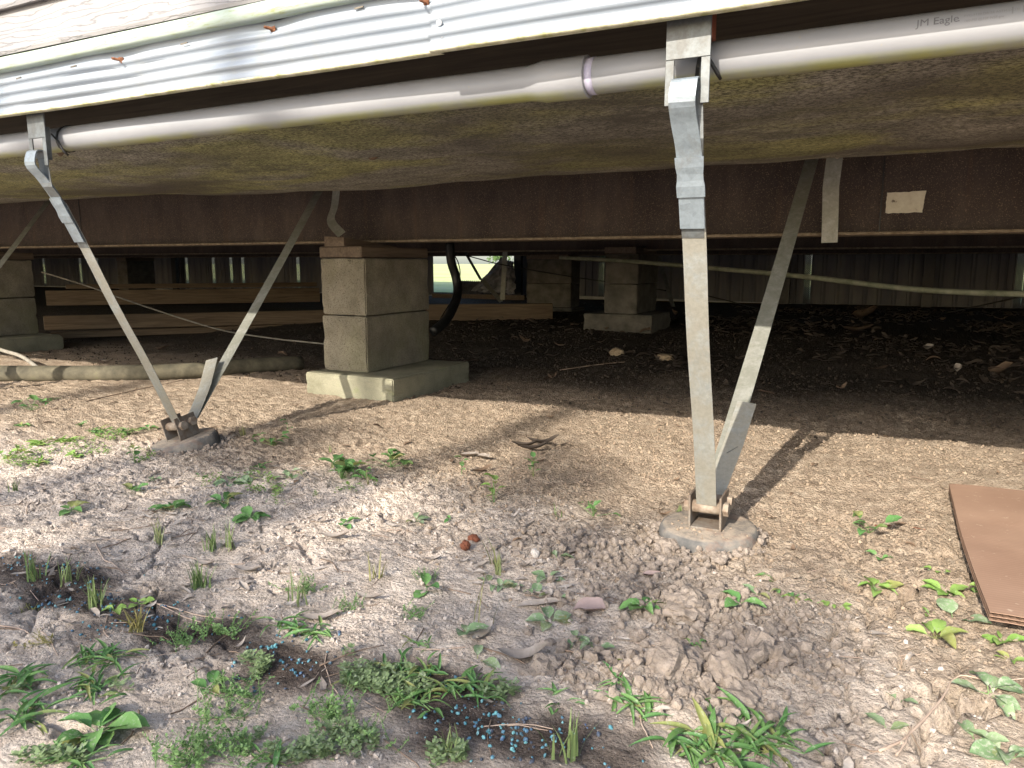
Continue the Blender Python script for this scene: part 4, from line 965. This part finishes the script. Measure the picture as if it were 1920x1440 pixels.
def tuft(px, py, size, n, label, m=M_grass, spread=.5, wid=.0012):
    rr = random.Random(int(px * 3 + py)); g = G(px, py); v = []; f = []
    for i in range(n):
        a = rr.uniform(0, 6.28); L = size * rr.uniform(.5, 1.1); b = Vector((rr.gauss(0, size * .12), rr.gauss(0, size * .12), -.002)); lean = rr.uniform(.1, 1) * spread; pr_ = Vector((-math.sin(a), math.cos(a), 0)); i0 = len(v)
        for k_ in range(5):
            t_ = k_ / 4; c_ = b + Vector((math.cos(a) * L * lean * t_ ** 1.4, math.sin(a) * L * lean * t_ ** 1.4, L * (t_ - .45 * lean * t_ * t_)))
            w_ = wid * (1 - t_ ** 2 * .92); v += [c_ - pr_ * w_, c_ + pr_ * w_]
        for k_ in range(4): a0 = i0 + 2 * k_; f.append((a0, a0 + 1, a0 + 3, a0 + 2))
    return tag(mesh('grass_tuft', v, f, m, None, True, g), label, 'grass tuft', 'thin grass tufts')
def feather(px, py, size, n, label, m=M_feather):      # sprigs of many tiny leaflets
    n = int(n * .55); size *= .85
    rr = random.Random(int(px + py * 5)); g = G(px, py); v = []; f = []
    for s in range(n):
        a = rr.uniform(0, 6.28); b = Vector((rr.gauss(0, size * .45), rr.gauss(0, size * .30), 0)); stalk_tris(v, f, (0, 0, 0), b + Vector((0, 0, .0008)), .0004); d = Vector((math.cos(a) * .7, math.sin(a) * .7, rr.uniform(.5, 1.2))).normalized(); L = size * rr.uniform(.35, .9)
        stalk_tris(v, f, b, b + d * L, .0004)
        for k_ in range(9):
            p_ = b + d * L * (k_ + 1) / 9
            for sg in (-1, 1):
                q = Vector((rr.uniform(-1, 1), rr.uniform(-1, 1), rr.uniform(-.1, .8))).normalized(); l = size * .11 * rr.uniform(.6, 1.3); w_ = q.cross(d).normalized() * l * .28; i0 = len(v)
                v += [p_, p_ + q * l * .5 + w_, p_ + q * l, p_ + q * l * .5 - w_]; f.append((i0, i0 + 1, i0 + 2, i0 + 3))
    return tag(mesh('feathery_weed', v, f, m, None, False, g), label, 'weed', 'small feathery weeds')

weed(515, 832, 'clump', .024, 13, 'bright leafy weed right of the farther anchor')
weed(540, 812, 'sprout', .020, 3, 'two-leaved sprout raised behind the bright leafy weed right of the farther anchor')
weed(60, 770, 'clump', .028, 9, 'dark leafy weed at the far left below the mossy hose')
weed(90, 752, 'crab', .055, 8, 'long-leaved weed at the far left touching the mossy hose shadow')
weed(42, 800, 'rosette', .026, 5, 'small weed left edge just above the sunlit grass patch')
weed(20, 860, 'clump', .024, 10, 'yellow-green weed cut by the left edge in the sunlit patch', 'y')
weed(80, 835, 'crab', .06, 14, 'leftmost bright spreading weed of the sunlit patch', 'y')
weed(125, 828, 'crab', .055, 14, 'bright spreading weed in the middle of the sunlit patch', 'y')
weed(185, 815, 'crab', .055, 14, 'bright spreading weed of the sunlit patch nearest the farther anchor', 'g')
weed(232, 812, 'crab', .05, 10, 'narrow-leaved weed just left of the farther anchor cap', 'g')
weed(140, 858, 'rosette', .024, 6, 'broad-leaved weed at the lower edge of the sunlit patch', 'y')
weed(75, 868, 'crab', .045, 10, 'low spreading weed below the sunlit patch near the left edge', 'y')
weed(278, 808, 'rosette', .026, 5, 'green leaves touching the farther anchor cap on its left')
weed(150, 800, 'rosette', .020, 4, 'small round-leaved sprout above the sunlit patch')
weed(253, 868, 'sprout', .020, 6, 'thin upright weed below the farther anchor cap')
weed(248, 920, 'rosette', .026, 5, 'three-leaved weed lower left of the farther anchor')
weed(285, 900, 'rosette', .018, 3, 'small leaf pair beside the three-leaved weed lower left of the farther anchor', 'p')
weed(133, 957, 'rosette', .024, 6, 'isolated flat weed on pale soil near the left edge')
weed(323, 955, 'rosette', .029, 8, 'broad flat weed with leaf reaching right, left of centre')
weed(418, 945, 'rosette', .028, 8, 'upright-leaved weed beside the broad flat weed left of centre')
weed(472, 970, 'rosette', .026, 9, 'bushy flat weed just right of the upright-leaved weed left of centre')
weed(428, 905, 'rosette', .026, 6, 'weed with one long low leaf below the farther anchor', 'p')
weed(385, 895, 'crab', .035, 6, 'small narrow-leaved weed below right of the farther anchor')
weed(470, 908, 'clump', .018, 8, 'pale small-leaved weed below the bright leafy weed', 'p')
weed(485, 878, 'rosette', .023, 4, 'two-leaved weed right below the bright leafy weed')
weed(547, 897, 'clump', .020, 8, 'dusty weed just left of the large leafy clump', 'p')
weed(640, 898, 'clump', .030, 24, 'largest bright leafy clump in the middle distance')
weed(733, 876, 'clump', .028, 15, 'taller open clump with round leaves right of the largest leafy clump')
weed(690, 905, 'sprout', .018, 6, 'thin sprout between the largest leafy clump and the taller open clump')
weed(926, 940, 'sprout', .024, 8, 'upright yellow-green sprout standing alone in the centre', 'y')
weed(865, 893, 'sprout', .019, 5, 'small sprout beside curled grey leaves, centre')
weed(1000, 895, 'sprout', .020, 7, 'small green sprout above the pile of dark dead leaves, centre')
weed(643, 984, 'rosette', .020, 4, 'small dark weed below the largest leafy clump')
weed(780, 981, 'rosette', .022, 4, 'small dusty weed left of the leaning single leaf, centre', 'p')
weed(847, 975, 'rosette', .018, 3, 'dark single-leafed seedling in the centre')
weed(1112, 968, 'clump', .018, 7, 'small leaning weed left of the nearer anchor')
weed(1045, 1045, 'rosette', .019, 2, 'single dusty leaf on grey soil left of the nearer anchor cap', 'p')
weed(1025, 1085, 'rosette', .020, 6, 'pale leafy weed at the top of the row of round leaves', 'p')
weed(970, 1108, 'runner', .021, 9, 'row of pale round leaves creeping across the centre', 'p')
weed(940, 1100, 'rosette', .018, 4, 'pale leaves at the left end of the row of round leaves', 'p')
weed(800, 1106, 'rosette', .024, 3, 'broad two-leaved weed under the feathery weed in the centre')
weed(1032, 1165, 'rosette', .025, 5, 'four-leaved dusty weed left of the pinkish dead leaf', 'p')
weed(1080, 1200, 'rosette', .020, 3, 'small white-dusted leaves below the four-leaved dusty weed', 'p')
weed(1112, 1213, 'rosette', .021, 3, 'white-dusted leaf pair right of the small dusted leaves', 'p')
weed(870, 1188, 'rosette', .025, 4, 'mottled ragged leaf flat on pale soil, centre', 'p')
weed(895, 1235, 'rosette', .026, 2, 'upright mottled leaf below the mottled ragged leaf', 'p')
weed(1205, 1138, 'rosette', .025, 8, 'full green rosette below left of the nearer anchor cap')
weed(1387, 1135, 'rosette', .026, 3, 'pair of large round leaves below right of the nearer anchor cap')
weed(1420, 1117, 'rosette', .019, 2, 'small square-looking leaf beside the pair of large round leaves', 'p')
weed(1457, 1080, 'rosette', .022, 5, 'five-leaved weed right of the nearer anchor cap')
weed(1320, 1212, 'clump', .009, 9, 'tiny weed half buried between soil clods')
weed(1630, 1000, 'clump', .026, 8, 'tall folded-leaf weed, upper right on tan soil')
weed(1652, 1048, 'rosette', .020, 3, 'small leaves at the foot of the tall folded-leaf weed, upper right')
weed(1640, 1106, 'rosette', .027, 6, 'crinkled-leaf weed below the tall folded-leaf weed', 'y')
weed(1690, 1124, 'rosette', .019, 5, 'small rosette touching the crinkled-leaf weed on the right')
weed(1530, 1132, 'runner', .012, 10, 'tiny creeping clover-like weed along a crack', 'y')
weed(1478, 1122, 'runner', .013, 5, 'tiny dusty creeper at the left end of the crack', 'g')
weed(1775, 1108, 'rosette', .022, 7, 'bright round rosette left of the cardboard', 'y')
weed(1826, 1116, 'clump', .013, 9, 'lime green weed touching the cardboard edge', 'y')
weed(1752, 1078, 'runner', .011, 4, 'tiny lime leaves above the bright round rosette', 'y')
weed(1742, 1152, 'rosette', .013, 4, 'tiny lime rosette below the bright round rosette', 'y')
weed(1787, 1158, 'rosette', .028, 2, 'pale dusted leaf lying below the bright round rosette', 'p')
weed(1625, 1172, 'rosette', .018, 3, 'small two-leaved seedling left of the four-leaved weed, right side')
weed(1755, 1196, 'rosette', .026, 5, 'four-leaved weed with speckled leaves below the cardboard corner', 'y')
weed(1882, 1195, 'rosette', .026, 5, 'broad-leaved weed just under the cardboard edge', 'y')
weed(1898, 1238, 'rosette', .014, 5, 'small bright weed at the right edge under the broad-leaved one', 'y')
weed(1850, 1336, 'rosette', .029, 6, 'large speckled weed near the lower right corner', 'p')
weed(1828, 1388, 'rosette', .025, 3, 'speckled single leaves left of the lower right corner weed', 'p')
weed(1885, 1420, 'rosette', .030, 5, 'dusty weed cut by the lower right corner', 'p')
weed(1690, 1305, 'rosette', .016, 2, 'leaf pair in the deep crack at lower right', 'p')
weed(1665, 1366, 'rosette', .019, 2, 'lone dusty leaf left of the pale root at lower right', 'p')
weed(1380, 1392, 'rosette', .014, 2, 'lone leaf tip sticking out behind the big crabgrass', 'g')
weed(1310, 1400, 'crab', .075, 15, 'big crabgrass plant at the bottom, left of two')
weed(1400, 1372, 'crab', .070, 14, 'big crabgrass plant at the bottom, right of two')
weed(1455, 1368, 'crab', .045, 8, 'short crabgrass shoot at the right end of the big crabgrass')
weed(1345, 1436, 'crab', .060, 10, 'crabgrass cut by the bottom edge under the two big plants')
weed(1168, 1282, 'crab', .042, 9, 'crabgrass shoot standing over the pale crust, lower centre')
weed(1182, 1322, 'crab', .058, 13, 'crabgrass with trailing roots, lower centre')
weed(1052, 1308, 'crab', .038, 6, 'small crabgrass shoot left of the one with trailing roots')
weed(1212, 1250, 'crab', .035, 5, 'narrow crabgrass shoot at the edge of the soil clods')
weed(1440, 1410, 'crab', .05, 7, 'crabgrass blades trailing at the bottom right of the big plants')
weed(548, 1178, 'crab', .055, 10, 'crabgrass arching over the blue pellets, left')
weed(590, 1190, 'crab', .050, 9, 'crabgrass right beside the one arching over the blue pellets')
weed(782, 1205, 'crab', .030, 7, 'short crabgrass on pale soil above the green mat')
weed(752, 1255, 'crab', .050, 10, 'crabgrass at the top of the green mat, centre')
weed(805, 1264, 'crab', .050, 8, 'crabgrass reaching right from the top of the green mat')
weed(680, 1284, 'crab', .048, 9, 'crabgrass in the middle of the green mat')
weed(788, 1315, 'crab', .052, 11, 'crabgrass at the lower right of the green mat')
weed(852, 1290, 'crab', .050, 12, 'crabgrass cluster right of the green mat, left half')
weed(912, 1294, 'crab', .048, 10, 'crabgrass cluster right of the green mat, right half')
weed(160, 1240, 'crab', .050, 10, 'crabgrass left of a pair above the lower left weeds')
weed(212, 1232, 'crab', .050, 12, 'crabgrass right of a pair above the lower left weeds')
weed(175, 1290, 'crab', .055, 13, 'crabgrass in the thick of the lower left weeds')
weed(20, 1290, 'crab', .060, 14, 'crabgrass cut by the left edge, lower left')
weed(50, 1345, 'crab', .060, 13, 'spreading crabgrass near the lower left edge')
# weed(115, 1340, 'crab', .050, 10, 'crabgrass between the edge plant and the broad-leaved one, lower left')
weed(185, 1372, 'rosette', .038, 9, 'broad-leaved weed with big green leaves, lower left')
# weed(105, 1378, 'crab', .048, 9, 'crabgrass under the broad-leaved weed, lower left')
weed(150, 1432, 'crab', .045, 9, 'crabgrass cut by the bottom edge, lower left')
weed(510, 1428, 'crab', .045, 8, 'crabgrass cut by the bottom edge below the green mat')
weed(215, 1143, 'rosette', .015, 6, 'pale lime seedling beside the blue pellets, left', 'y')
weed(260, 1130, 'rosette', .014, 5, 'second lime seedling among the blue pellets, right of the first', 'y')
weed(390, 1290, 'rosette', .022, 5, 'leafy weed left of the feathery mat, lower left')
feather(572, 1108, .036, 40, 'fern-like weed above the crabgrass over the pellets'); feather(654, 1142, .030, 38, 'round fern-like tuft, centre left')
feather(797, 1085, .024, 32, 'round fern-like tuft in the centre'); feather(777, 1155, .030, 30, 'spiky fern-like weed with reddish base, centre')
feather(345, 1205, .035, 40, 'fern-like patch left of the dense one, over the streak'); feather(410, 1190, .042, 65, 'dense fern-like patch over the dark streak')
feather(440, 1300, .040, 50, 'fern-like patch at the left end of the green mat'); feather(410, 1345, .040, 45, 'fern-like patch under the left end of the green mat')
feather(620, 1345, .045, 60, 'fern-like patch below the green mat'); feather(670, 1385, .035, 45, 'fern-like patch near the bottom, centre left')
feather(360, 1425, .050, 60, 'fern-like patch cut by the bottom edge, left'); feather(450, 1415, .045, 55, 'fern-like patch beside the one at the bottom edge, left')
feather(745, 1320, .030, 30, 'fern-like sprigs inside the green mat')
feather(45, 1140, .025, 26, 'fern-like weed near the left edge', M_grass); feather(85, 1205, .028, 24, 'yellowish sprigs near the left edge', M_straw)
tuft(375, 1100, .042, 46, 'dense pale grass tuft above the dark streak'); tuft(300, 1030, .045, 22, 'sparse grass tuft left of two on pale crust')
tuft(395, 1030, .045, 20, 'sparse grass tuft right of two on pale crust'); tuft(428, 1030, .055, 12, 'upright grass blades beside the sparse tufts')
tuft(255, 1185, .035, 34, 'straw-yellow grass tuft below the blue pellets', M_straw, .9); tuft(180, 1135, .045, 26, 'grass tuft in the dark streak on the left')
tuft(65, 1085, .055, 18, 'grass blades at the left edge in the dark streak'); tuft(130, 1090, .045, 14, 'few grass blades in the middle of the dark streak')
tuft(710, 1085, .050, 8, 'few thin blades standing in pale crust, centre left'); tuft(560, 1130, .055, 9, 'thin blades beside the fern-like weed')
tuft(1065, 1425, .055, 12, 'pale grass blades at the bottom edge among pellets', M_grass, .5, .0016); tuft(935, 1075, .035, 14, 'wiry curled grass above the row of round leaves')
tuft(885, 1170, .10, 3, 'one long wiry stalk leaning in the centre', M_grass, .5, .0008); tuft(625, 880, .03, 6, 'few fine blades behind the largest leafy clump')
tuft(455, 815, .04, 10, 'slim grass sprig right of the farther anchor cap'); tuft(1045, 965, .035, 8, 'low grass blades left of the nearer anchor', M_grass, .9)
tuft(840, 1420, .04, 10, 'fine grass at the bottom edge left of the pellets'); tuft(30, 920, .035, 12, 'thin grass at the left edge below the sunlit patch')
tuft(620, 848, .035, 7, 'thin blades above the largest leafy clump'); tuft(930, 1060, .05, 5, 'curly stalks by the rusty clod')
tuft(1275, 965, .022, 18, 'small grey-green grass tuft beside the nearer anchor bracket')
# creeping mat of countless small leaves
def mat(name, polys, n, label, m=None):
    v = []; f = []; rr = random.Random(3)
    for (cx_, cy_, rx, ry, w_) in polys:
        for _ in range(int(n * w_)):
            a = rr.uniform(0, 6.28); r_ = math.sqrt(rr.random()); px, py = cx_ + rx * r_ * math.cos(a), cy_ + ry * r_ * math.sin(a); gx, gy = G0(px, py, .003)
            if float(fbm(np.array([gx * 16]), np.array([gy * 16]), 2, 90)[0]) < .50: continue
            z = float(H(gx, gy)); s0 = rr.uniform(.003, .0065)
            for q in range(5):
                an = q * 1.4 + rr.uniform(-.4, .4); d = Vector((math.cos(an), math.sin(an), rr.uniform(.1, .7))).normalized(); p_ = Vector((gx, gy, z + rr.uniform(.001, .012))); w2 = Vector((-math.sin(an), math.cos(an), rr.uniform(-.2, .2))) * s0 * .38; i0 = len(v)
                v += [p_, p_ + d * s0 * .55 + w2, p_ + d * s0 * 1.15, p_ + d * s0 * .55 - w2]; f.append((i0, i0 + 1, i0 + 2, i0 + 3))
    return tag(mesh(name, v, f, m or M_mat, None, False), label, kind='stuff')
mat('sunny_ground_cover', [(120, 838, 90, 16, .5), (215, 815, 60, 10, .3), (40, 862, 40, 10, .2), (250, 850, 40, 14, .15), (450, 905, 70, 26, .35), (540, 925, 60, 22, .25), (380, 930, 60, 20, .2), (700, 920, 80, 14, .2)], 420, 'small low leaves spread over the soil round the farther anchor', M_leafy)
mat('creeping_mat', [(560, 1265, 90, 30, 1), (640, 1280, 90, 34, 1), (720, 1290, 90, 40, 1), (500, 1240, 50, 20, .4), (610, 1225, 50, 18, .3), (770, 1360, 60, 30, .45), (640, 1400, 80, 35, .45), (800, 1330, 50, 20, .3), (820, 1425, 90, 18, .4), (500, 1360, 90, 30, .3), (170, 1300, 80, 30, .4), (60, 1320, 60, 30, .4), (80, 1430, 80, 14, .3), (930, 1300, 40, 16, .15), (560, 1420, 60, 20, .3)], 330, 'mat of small creeping leaves between the crabgrass plants')

# ------------------------------------------------------------------ single dead leaves, twigs, stones
def dead(p, L, Wd, ang, m, label, curl=.5, tilt=.3, name='dead_leaf', cat='leaf'):
    v, f = leaf_arrays(np.array([0.]), np.array([0.]), np.array([0.]), np.array([L]), np.array([L * Wd]), np.array([ang]), np.array([curl]), np.array([tilt]), 8)
    return tag(mesh(name, v, f, m, None, True, p), label, cat, 'dead leaves')
up = Vector((0, 0, .003))
dead(G(628, 1010) + up, .050, .35, .35, M_dead, 'curled grey leaf with lifted edge, centre left'); dead(G(465, 1075) + up, .050, .3, .1, M_dead, 'brownish curled leaf above the fern-like weed')
dead(G(385, 1062) + up, .042, .28, .1, M_dead, 'long curled leaf above the dense grass tuft'); dead(G(600, 1165) + up, .055, .3, .5, M_dead, 'grey leaf lying under the round fern-like tuft')
dead(G(690, 1125) + up, .05, .22, .0, M_dead, 'long flat grey leaf in the centre left'); dead(G(1105, 1150) + up, .042, .95, .3, M_deadr, 'wide pinkish dead leaf left of the full green rosette', .2)
dead(G(1222, 1080) + up, .028, .6, .1, M_deadr, 'small pinkish leaf below the nearer anchor cap', .2); dead(G(1255, 1165) + up, .055, .25, -.5, M_dead, 'grey stick-like leaf pointing down from the green rosette', .1)
dead(G(905, 1195) + up, .045, .32, 1.5, M_dead, 'dark grey upright leaf beside the mottled ragged leaf'); dead(G(1010, 1140) + up, .060, .3, .5, M_dead, 'long grey leaf above the four-leaved dusty weed', .1)
dead(G(980, 1240) + up, .060, .4, .5, M_dead, 'dark curled leaf on pale crust, lower centre', .8); dead(G(880, 857) + up, .05, .5, .2, M_dead, 'left of two cupped grey leaves in the centre distance', .2)
dead(G(905, 860) + up, .045, .6, -.4, M_dead, 'right of two cupped grey leaves in the centre distance', .2); dead(G(905, 885) + up, .05, .35, 1.1, M_deadb, 'brown curled leaf under the two cupped leaves', .5)
for i, (x_, y_, a_) in enumerate(((985, 838, .2), (1010, 835, -.2), (1000, 850, .5), (1025, 842, 1.0))):
    dead(G(x_, y_) + up + Vector((0, 0, .004 * i)), .075, .3, a_, M_deadd, ['leftmost dark leaf of the small pile in the centre', 'topmost dark leaf of the small pile in the centre', 'lowest dark leaf of the small pile in the centre', 'rightmost dark leaf of the small pile in the centre'][i], .5)
dead(G(1620, 600) + Vector((0, 0, .02)), .16, .6, .2, M_deadb, 'large brown leaf standing in the dark by the far skirting', .8, .8); dead(G(1608, 622) + Vector((0, 0, .01)), .16, .4, .0, M_deadb, 'large rusty leaf lying below the standing one in the dark')
dead(G(1875, 695) + Vector((0, 0, .02)), .11, .5, .7, M_deadb, 'large leaf with yellow edge in the dark at the right edge', .7, .6); dead(G(1740, 655) + Vector((0, 0, .01)), .09, .5, 1.2, M_dead, 'pale leaf on the litter at right in the dark')
dead(G(1795, 698) + Vector((0, 0, .02)), .06, .5, 1.4, M_dead, 'pale upright leaf in the litter near the right edge', .8, .8)
dead(V(700, 289, 1.30) + Vector((0, 0, -.012)), .022, .7, .1, M_deadb, 'small brown leaf caught on the belly membrane'); dead(V(117, 292, 1.1) + Vector((0, 0, 0)), .055, .55, -.3, M_deadb, 'brown curled leaf stuck behind the upper left hanger', .6, .8)
dead(V(1570, 298, 2.17), .03, .5, 1.2, M_dead, 'frayed scrap at the top of the short hanging strap')
dead(G(200, 685) + Vector((0, 0, .02)), .08, .3, .1, M_dead, 'pale leaf lying behind the mossy hose')
def rock(p, r_, m, label, name='stone', cat='stone', sq=.7, sub=3, nz=.35, seed=1):
    bm = bmesh.new(); bmesh.ops.create_icosphere(bm, subdivisions=sub, radius=1)
    for w_ in bm.verts:
        c_ = w_.co; a = float(fbm(np.array([c_.x * 1.7 + seed + c_.z]), np.array([c_.y * 1.7 + c_.z * 1.3]), 4, seed)[0]) - .5
        a2 = float(fbm(np.array([c_.x * 7 + seed + c_.z * 3]), np.array([c_.y * 7 + c_.z * 5]), 3, seed + 3)[0]) - .5
        w_.co = c_ * (1 + nz * 2 * a + nz * .7 * a2); w_.co.z *= sq
    me = bpy.data.meshes.new(name); bm.to_mesh(me); bm.free(); me.materials.append(m); o = bpy.data.objects.new(name, me); C.objects.link(o); o.location = p; o.scale = (r_,) * 3; o.rotation_euler = (0, 0, seed)
    return tag(o, label, cat)
rock(G(1157, 662) + Vector((0, 0, .01)), .034, M_stone, 'tan stone in the shade right of the pier', seed=3); rock(G(1250, 668) + Vector((0, 0, .01)), .040, M_stone, 'flat tan stone left of the near strap in shade', sq=.4, seed=5)
rock(G(873, 1030) + Vector((0, 0, .004)), .0085, M_rednut, 'round rusty-red clod in the centre', 'clod', 'clod', 1, seed=7); rock(G(888, 1014) + Vector((0, 0, .004)), .010, M_rednut, 'rough dark red clod behind the round rusty one', 'clod', 'clod', .6, seed=8)
rock(G(1003, 1044) + Vector((0, 0, .004)), .007, simple('pale_pebble', (.34, .31, .28), (.46, .43, .40), 20), 'whitish pebble on grey soil left of the nearer anchor', 'pebble', 'pebble', 1.2, seed=9)
rock(G(1252, 1028) + Vector((0, 0, .004)), .016, M_clodc, 'soil clod touching the nearer anchor cap on its left', 'clod', 'clod', .8, 3, .5, 11)
rock(G(1348, 1052) + Vector((0, 0, .003)), .013, M_clodc, 'soil clod just below the nearer anchor cap', 'clod', 'clod', .6, 3, .5, 12)
rock(G(1290, 1138) + Vector((0, 0, .004)), .030, M_clodc, 'broad clod right of the full green rosette', 'clod', 'clod', .5, 4, .6, 13); rock(G(1345, 1122) + Vector((0, 0, .004)), .018, M_clodc, 'tan clod between the rosette and the two round leaves', 'clod', 'clod', .8, 3, .5, 14)
rock(G(1425, 1232) + Vector((0, 0, .006)), .032, M_clodc, 'big pitted clod, rightmost of the broken heap', 'clod', 'clod', .75, 4, .8, 15); rock(G(1262, 1255) + Vector((0, 0, .004)), .028, M_clodc, 'rounded clod at the left of the broken heap', 'clod', 'clod', .7, 4, .7, 16)
rock(G(1340, 1265) + Vector((0, 0, .004)), .026, M_clodc, 'jagged clod in the middle of the broken heap', 'clod', 'clod', .9, 4, .8, 17); rock(G(1385, 1310) + Vector((0, 0, .004)), .022, M_clodc, 'low clod at the foot of the broken heap', 'clod', 'clod', .6, 3, .6, 18)
rock(G(985, 1262) + Vector((0, 0, .002)), .010, M_clodc, 'small round clod at lower centre', 'clod', 'clod', .7, 3, .4, 19); rock(G(1020, 1255) + Vector((0, 0, .002)), .020, M_clodc, 'rough clod right of the small round clod, lower centre', 'clod', 'clod', .6, 3, .6, 20)
def twig(pts, r_, m, label):
    p = smooth_path([G(x_, y_) + Vector((0, 0, r_ * 1.4)) for x_, y_ in pts], 5); p = [q + Vector((random.uniform(-1, 1), random.uniform(-1, 1), 0)) * r_ * .5 for q in p]; o = p[len(p) // 2].copy()
    tag(tube('twig', p, [r_ * (1 - .5 * i / len(p)) for i in range(len(p))], m, None, 6, loc=o), label, 'twig', 'twigs and roots on the ground')
twig([(1648, 1412), (1700, 1385), (1760, 1348), (1790, 1310), (1845, 1278)], .0016, M_twigp, 'long pale root curving across the lower right'); twig([(1680, 1420), (1700, 1392), (1706, 1385)], .0012, M_twigp, 'short stub beside the long pale root')
twig([(1695, 893), (1740, 905), (1772, 917)], .0013, M_twig, 'thin dark twig pointing at the cardboard corner'); twig([(90, 765), (180, 750), (260, 732), (345, 716)], .0022, M_twig, 'long dark twig below the mossy hose')
twig([(180, 1022), (195, 1050), (212, 1058), (232, 1080)], .0011, M_twigp, 'kinked pale root above the dark streak'); twig([(275, 1130), (320, 1140), (370, 1155), (420, 1162)], .0012, M_twigp, 'upper pale root over the blue pellets')
twig([(290, 1120), (300, 1150), (350, 1160), (400, 1175)], .0011, M_twigp, 'lower pale root over the blue pellets'); twig([(430, 1160), (480, 1158), (520, 1160)], .0009, M_twigp, 'straight pale rootlet right of the pellets')
twig([(0, 1175), (40, 1180), (55, 1190)], .0012, M_twigp, 'short pale root at the left edge'); twig([(1200, 1330), (1203, 1360), (1225, 1405)], .0009, M_twigp, 'trailing pale root under the crabgrass, lower centre')
twig([(600, 1250), (660, 1225), (720, 1210)], .0010, M_twig, 'thin stalk arching over the dark soil, centre'); twig([(900, 1215), (960, 1235), (1010, 1262)], .0012, M_twig, 'brown stalk slanting to the round clod'); twig([(1060, 1222), (1085, 1228), (1110, 1232)], .0014, M_twig, 'short dark twig under the white-dusted leaves')
twig([(1640, 990), (1700, 985), (1735, 992)], .0012, M_rednut, 'reddish twig right of the tall folded-leaf weed'); twig([(1050, 690), (1140, 683), (1230, 676)], .003, M_twig, 'dark twig in the shade left of the near strap')

# ------------------------------------------------------------------ trees behind the viewer, whose shade falls on the foreground
def tree(base, crown, label, n, seed):
    e = empty('shade_tree', base, label, 'tree', 'trees across the yard'); rr = np.random.default_rng(seed); B_ = Vector(base)
    top = Vector(crown[0][0]); top.z -= .6
    tube('trunk', smooth_path([Vector((0, 0, 0)), (top - B_) * .35 + Vector((.1, .05, 0)), (top - B_)], 5), [.22, .2, .18, .16, .15, .14, .12, .1, .09, .08, .06], M_bark, e, 12)
    v = []; f = []
    for c_, r_ in crown:
        tube('limb', smooth_path([(top - B_) * .45, (top - B_) * .5 + (Vector(c_) - B_) * .2, Vector(c_) - B_], 4), .045, M_bark, e, 8)
    P = []
    for (c_, r_), k_ in zip(crown, n):
        d = rr.normal(size=(k_, 3)); d /= np.linalg.norm(d, axis=1)[:, None]; P.append(np.array(c_) + d * (rr.random((k_, 1)) ** .45) * np.array(r_))
    P = np.concatenate(P); P = P[fbm(P[:, 0] * 2.4 + P[:, 1], P[:, 2] * 2.4, 3, seed) > .42] - np.array(base); k_ = len(P)
    a = rr.normal(size=(k_, 3)); a /= np.linalg.norm(a, axis=1)[:, None]; b = np.cross(a, rr.normal(size=(k_, 3))); b /= np.linalg.norm(b, axis=1)[:, None]; L = rr.uniform(.05, .10, (k_, 1))
    vv = np.stack([P - a * L, P + b * L * .45, P + a * L, P - b * L * .45], 1).reshape(-1, 3); ff = np.arange(4 * k_).reshape(-1, 4)
    np_mesh('crown', vv, ff, M_tleaf, False, e)
    return e
# lower crown tops stand where the sun just clears them towards the strip beside the house
TV = -10.0
def up_sun(u_, v_, D=TV):
    t_ = (D - v_); return (u_ + .09 * t_, D, -t_ * .6)
def cr(u_, v_, ru, rz, rd=.45):
    x_, y_, z_ = up_sun(u_, v_); return ((x_, y_, z_), (ru, rd, rz))
crown = [cr(-.9, .35, .95, .62), cr(-2.6, .2, 1.1, .55), cr(-.3, -1.2, 1.3, .8), cr(-2.2, -1.6, 1.5, .9), cr(-4.2, -.3, 1.1, .7), cr(.9, -1.7, 1.1, .7), cr(-1.05, 1.30, .60, .20), cr(-.3, .9, .4, .2),
         cr(-2.9, 3.85, 1.4, .80, .3), cr(-.7, 3.88, 1.4, .80, .3), cr(1.4, 3.9, 1.2, .80, .3), cr(-1.6, 4.9, 2.4, 1.0)]  # upper crowns, out of view, added to shade the trim and siding
tree((-2.2, TV, 0), crown, 'leafy yard tree standing behind the viewpoint', [520, 440, 760, 850, 500, 400, 330, 40, 2600, 2800, 2200, 3400], 5)

# the wide, hazy tree line at the far edge of the field
def farline():
    rr = random.Random(5)
    for i in range(3):
        x_ = -430 + i * 95 + rr.uniform(-20, 20); y_ = 620 + rr.uniform(-30, 30)
        e = empty('far_tree', (x_, y_, 0), ['leftmost', 'middle', 'rightmost'][i] + ' tiny tree on the horizon beyond the field', 'tree', 'far trees beyond the field')
        tube('trunk', [Vector((0, 0, 0)), Vector((0, 0, 4))], .4, M_bark, e, 6)
        v = []; f = []
        for _ in range(260):
            p_ = Vector((rr.gauss(0, 4.5), rr.gauss(0, 4), 6 + rr.gauss(0, 1.8))); i0 = len(v); a = Vector((rr.uniform(-1, 1), 0, rr.uniform(-1, 1))) * 1.2; b = Vector((rr.uniform(-1, 1), rr.uniform(-1, 1), rr.uniform(-1, 1)))
            v += [p_ - a, p_ + b, p_ + a, p_ - b]; f.append((i0, i0 + 1, i0 + 2, i0 + 3))
        mesh('crown', v, f, M_tleaf, e)
farline()
